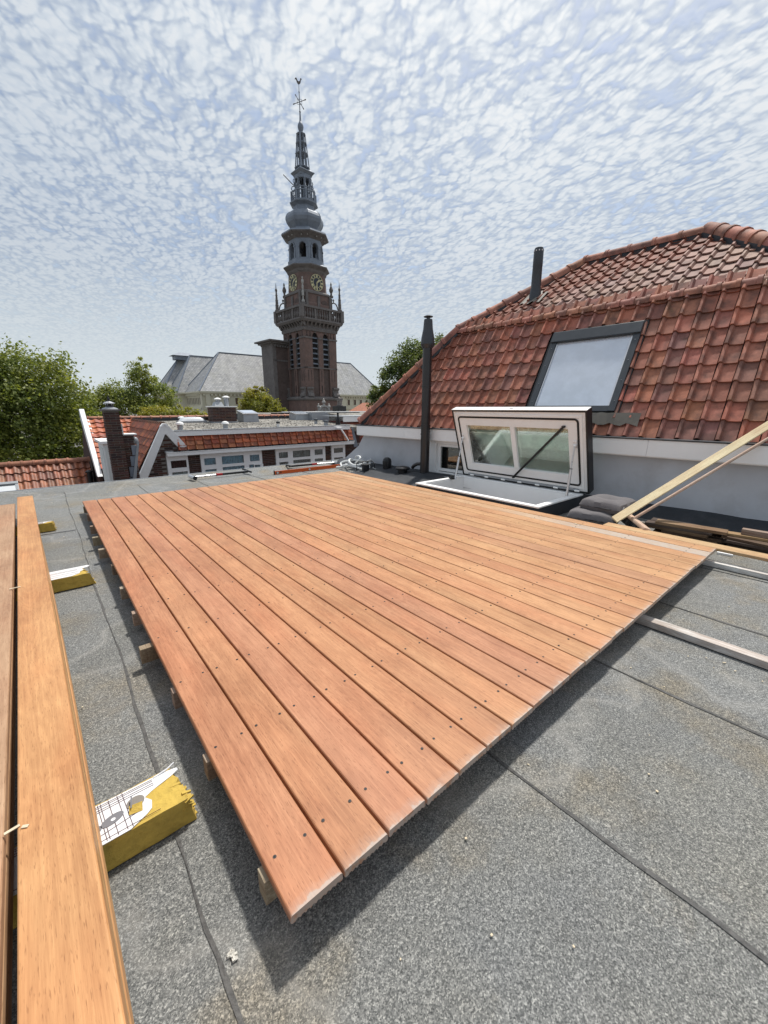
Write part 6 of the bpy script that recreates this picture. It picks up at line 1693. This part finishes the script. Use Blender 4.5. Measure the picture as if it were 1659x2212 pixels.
rp = [Vector((0, 0, 48.75)) + (VX * math.cos(a) + Vector((0, 0, 1)) * math.sin(a)) * .42 * (1.15 if i % 2 else .85) for i, a in enumerate(np.linspace(0, 2 * math.pi, 9))]
mb.tube(rp, .03, 5); part(mb, 'star_cross', 'stone')
ckp = [(0, 51.0), (.12, 51.1), (.28, 51.25), (.33, 51.45), (.36, 51.62), (.48, 51.72), (.40, 51.85), (.30, 51.82), (.22, 51.62), (.14, 51.45), (0, 51.38), (-.12, 51.45), (-.22, 51.62), (-.34, 51.85), (-.52, 51.80), (-.60, 51.62), (-.46, 51.66), (-.36, 51.52), (-.30, 51.3), (-.16, 51.1)]
mb = MB(); thk = Vector((VX.y, -VX.x, 0)); mb.prism(ckp, lambda u, v, t: tuple(VX * u + Vector((0, 0, v)) + thk * t), -.06, .06); part(mb, 'weathercock', 'stone')
mb = MB(); mb.tube([VX * -1.2 + Vector((0, 0, 36.9)), VX * -3.15 + Vector((0, 0, 38.6))], .07, 6); part(mb, 'flagpole', 'stone', smooth=True)
# annex on the left, with its own cornice
mb = MB(); mb.box(-6.35, -3.42, 2.3, 6.1, -9, 12.1); part(mb, 'annex_wall', 'darkbrick')
mb = MB(); mb.box(-6.45, -5.75, 2.2, 6.2, -9, 12.05).box(-6.45, -3.42, 2.2, 2.299, 9.4, 9.65); part(mb, 'annex_pier', 'stone')
mb = MB()
for z0, z1, e in ((12.05, 12.3, .2), (12.301, 12.6, .55), (12.601, 12.85, 1.0)): mb.box(-6.35 - e, -3.42, 2.3 - e, 6.1 + e, z0, z1)
part(mb, 'annex_cornice', 'stone')
for j in range(6):
    mb = MB(); mb.box(-6.2 + .5 * j, -6.0 + .5 * j, 1.75, 2.29, 11.75, 12.05); part(mb, 'annex_bracket', 'stone')

# ================================================================== TREES
def leaf_cloud(name, blobs, n, size, m, parent, seed, squash=.75, fill=.55):
    """n leaf faces spread through clump after clump of a crown; blobs = (x, y, z, rx, ry, rz)"""
    g = np.random.default_rng(seed)
    B = np.array(blobs); vol = (B[:, 3] * B[:, 4] * B[:, 5]) ** .75; w = vol / vol.sum()
    C, S = [], []
    ncl = max(40, int(n / 55))
    bi = g.choice(len(B), ncl, p=w)
    d = g.normal(size=(ncl, 3)); d /= np.linalg.norm(d, axis=1)[:, None]
    d[:, 2] = np.where(d[:, 2] < -.55, -d[:, 2] * .6, d[:, 2])
    rr = fill + (1 - fill) * g.random(ncl) ** .5
    cen = B[bi, :3] + d * B[bi, 3:] * rr[:, None] * (1 + .10 * g.normal(size=(ncl, 1)))
    cs = (B[bi, 3:].mean(1) * g.uniform(.16, .34, ncl))
    k = g.integers(0, ncl, n)
    p = g.normal(size=(n, 3)) * .52; p[:, 2] *= squash
    pos = cen[k] + p * cs[k][:, None]
    out_ = d[k]
    nrm = out_ * .55 + g.normal(size=(n, 3)) * .65 + np.array([0, 0, .55]); nrm /= np.linalg.norm(nrm, axis=1)[:, None]
    t = np.cross(nrm, g.normal(size=(n, 3))); t /= np.linalg.norm(t, axis=1)[:, None]; b = np.cross(nrm, t)
    sz = size * g.uniform(.6, 1.35, n)[:, None]
    v = np.stack([pos - t * sz * .5, pos + b * sz * .36 - nrm * sz * .08, pos + t * sz * .55, pos - b * sz * .36 - nrm * sz * .08], 1).reshape(-1, 3).astype(np.float32)
    me = bpy.data.meshes.new(name)
    me.vertices.add(len(v)); me.vertices.foreach_set('co', v.ravel())
    me.loops.add(4 * n); me.loops.foreach_set('vertex_index', np.arange(4 * n, dtype=np.int32))
    me.polygons.add(n); me.polygons.foreach_set('loop_start', np.arange(0, 4 * n, 4, dtype=np.int32)); me.polygons.foreach_set('loop_total', np.full(n, 4, dtype=np.int32))
    me.update(); me.validate()
    return obj(name, me, m, parent)
def tree(name, label, cat, base, top, blobs, n, size, m, seed, trunk_r=.35, group=None):
    """blobs relative to base"""
    t = thing(name, label, cat, base, 0, group)
    r = random.Random(seed)
    mb = MB(); H = top
    trunk = [(0, 0, 0), (.1 * r.uniform(-1, 1), .1, H * .25), (.3 * r.uniform(-1, 1), .2 * r.uniform(-1, 1), H * .5), (.3 * r.uniform(-1, 1), .2, H * .78)]
    mb.tube(trunk, [trunk_r * 1.2, trunk_r, trunk_r * .7, trunk_r * .25], 8)
    for b in blobs:
        s0 = Vector((0, 0, max(H * .15, min(H * .6, b[2] - b[5] * .9)))); e0 = Vector(b[:3]) + Vector((0, 0, b[5] * .2))
        md = s0.lerp(e0, .5) + Vector((r.uniform(-.3, .3), r.uniform(-.3, .3), r.uniform(0, .5)))
        mb.tube([s0, md, e0], [trunk_r * .45, trunk_r * .28, trunk_r * .08], 6)
        for q_ in range(4):
            e1 = Vector(b[:3]) + Vector((r.uniform(-.8, .8) * b[3], r.uniform(-.8, .8) * b[4], r.uniform(-.3, .8) * b[5]))
            mb.tube([md, md.lerp(e1, .5) + Vector((0, 0, .2)), e1], [trunk_r * .18, trunk_r * .1, trunk_r * .03], 5)
    mb.build('trunk', 'bark', t, smooth=True)
    leaf_cloud('crown', blobs, n, size, m, t, seed)
    return t
GZ = -9.0
# big tree at the far left (in front 32 m away)
tree('broadleaf_tree', 'large dense green tree filling the far left behind the low tiled roof', 'tree', (-2.2, 33.0, GZ), 13.5,
     [(-1.5, 0, 9.8, 4.2, 3.6, 3.9), (2.4, -.5, 11.4, 2.5, 2.6, 2.4), (-.5, -.6, 11.9, 2.6, 2.4, 2.2), (3.6, 0, 8.4, 1.9, 2.4, 2.9), (.6, -1.4, 6.9, 3.4, 2.2, 2.6), (-3.6, 0, 11.6, 2.8, 2.6, 2.6), (2.6, -.8, 5.6, 2.6, 2.0, 2.4), (-2.5, -1.0, 5.0, 3.4, 2.0, 2.6), (4.3, .5, 6.0, 1.7, 1.8, 2.0), (1.0, 0, 3.6, 3.8, 2.2, 1.8), (1.2, -.3, 9.6, 3.2, 2.8, 3.0)],
     84000, .165, 'leaf_dark', 1, .5)
tree('broadleaf_tree', 'airy green tree with a pointed top between the large tree and the church', 'tree', (9.6, 54.2, GZ), 15.0,
     [(0, 0, 13.0, 1.3, 1.5, 2.4), (-2.2, 0, 11.0, 2.2, 2.0, 2.2), (1.4, 0, 11.3, 1.9, 2.0, 2.6), (-.4, -.6, 9.6, 3.2, 2.4, 2.4), (2.0, .3, 9.0, 1.8, 2.0, 1.9), (-4.0, 0, 10.2, 1.8, 2.0, 2.3), (-5.2, .6, 8.6, 2.0, 2.0, 2.6), (.4, .2, 14.8, .8, .8, .9)],
     30000, .20, 'leaf_mid', 2, .35)
tree('leafy_bush', 'bright yellow-green treetop low before the cream church wall at its left', 'tree', (12.6, 49.5, GZ), 9.5,
     [(-1.6, 0, 9.2, 2.0, 1.6, 1.3), (.6, 0, 8.9, 1.9, 1.6, 1.2), (-3.2, 0, 9.0, 1.6, 1.5, 1.4), (1.6, 0, 8.6, 1.2, 1.3, .8)], 9000, .19, 'leaf_yellow', 3, .25)
tree('leafy_tree', 'round yellow-green treetop at the foot of the church tower annex', 'tree', (22.0, 51.3, GZ), 12.0,
     [(0, 0, 11.2, 1.7, 1.7, 1.6), (-.9, 0, 10.3, 1.5, 1.5, 1.3), (1.3, 0, 10.4, 1.6, 1.5, 1.4), (2.4, 0, 9.6, 1.4, 1.4, 1.2), (.2, -.3, 9.6, 2.4, 1.6, 1.3), (.1, 0, 12.6, .7, .7, .7)], 13000, .20, 'leaf_yellow', 4, .25)
tree('broadleaf_tree', 'dark green tree rising behind the tiled hip left of the black flue', 'tree', (32.5, 33.0, GZ), 18.0,
     [(0, 0, 15.0, 2.6, 2.6, 2.3), (-1.7, 1.5, 13.2, 1.9, 1.9, 1.8), (1.5, -1.5, 15.6, 2.0, 2.0, 2.0), (-2.8, 2.8, 11.2, 1.7, 1.7, 1.5), (1.0, -.6, 12.0, 3.4, 3.0, 3.2), (-2.2, 1.8, 9.4, 2.4, 2.3, 2.4), (3.4, -3.2, 15.2, 2.2, 2.2, 2.2)], 42000, .22, 'leaf_blue', 5, .4)
tree('broadleaf_tree', 'distant pale green trees beside the right end of the church', 'tree', (70.0, 91.0, GZ), 13.0,
     [(0, 0, 10.6, 3.4, 3.0, 2.6), (-3.5, 2, 9.8, 2.8, 2.6, 2.4), (4, -2, 10.2, 3.0, 3.0, 3.0), (8, -6, 10.6, 3.0, 3.0, 3.0), (-1, 0, 8.0, 5, 3, 2.4)], 14000, .34, 'leaf_mid', 6, .4)
# far roofs right of the church
fr_ = thing('far_house', 'distant house with bright orange tiled roof right of the church', 'house', (41.0, 52.0, 0))
MB().box(-2.5, 4.0, -2.2, 3.0, -9, .5).build('wall', 'cream', fr_)
MB().prism([(-2.8, .45), (4.3, .45), (.75, 2.1)], lambda u, v, t: (u, t, v), -2.4, 3.2).build('roof', 'otile', fr_, color=(.42, .16, .09))
fr2 = thing('far_house', 'distant dark blue slate roof with dormer peeping over the tiled hip', 'house', (40.0, 47.2, 0))
MB().box(-.5, 3.2, -.6, 2.5, -9, 1.2).build('wall', 'towerbrick', fr2)
MB().hexa([(-.6, -.7, 1.2), (3.3, -.7, 1.2), (3.3, 2.6, 1.2), (-.6, 2.6, 1.2), (-.3, -.2, 2.7), (3, -.2, 2.7), (3, 2.2, 2.7), (-.3, 2.2, 2.7)]).build('roof', 'lead', fr2)
MB().box(.2, .8, -.75, -.3, 1.5, 2.2).build('dormer', 'oldwhite', fr2)
# ground to the horizon
gme = MB(); gme.add([(-2500, -2500, GZ), (2500, -2500, GZ), (2500, 2500, GZ), (-2500, 2500, GZ)], [(0, 1, 2, 3)])
struct(gme.build('ground', 'ground'))
tl_ = []
for k in range(46):
    a = R(-40 + 110 * k / 45); d = 230 + 40 * math.sin(k * 1.7)
    tl_.append((d * math.sin(a), d * math.cos(a), GZ + 4 + 1.5 * math.sin(k * 2.3), 9, 9, 6 + 1.5 * math.sin(k)))
stuff(leaf_cloud('far_woods', tl_, 26000, 1.3, 'leaf_blue', None, 9))
bpy.data.objects['far_woods']['label'] = 'far wooded skyline behind the church'
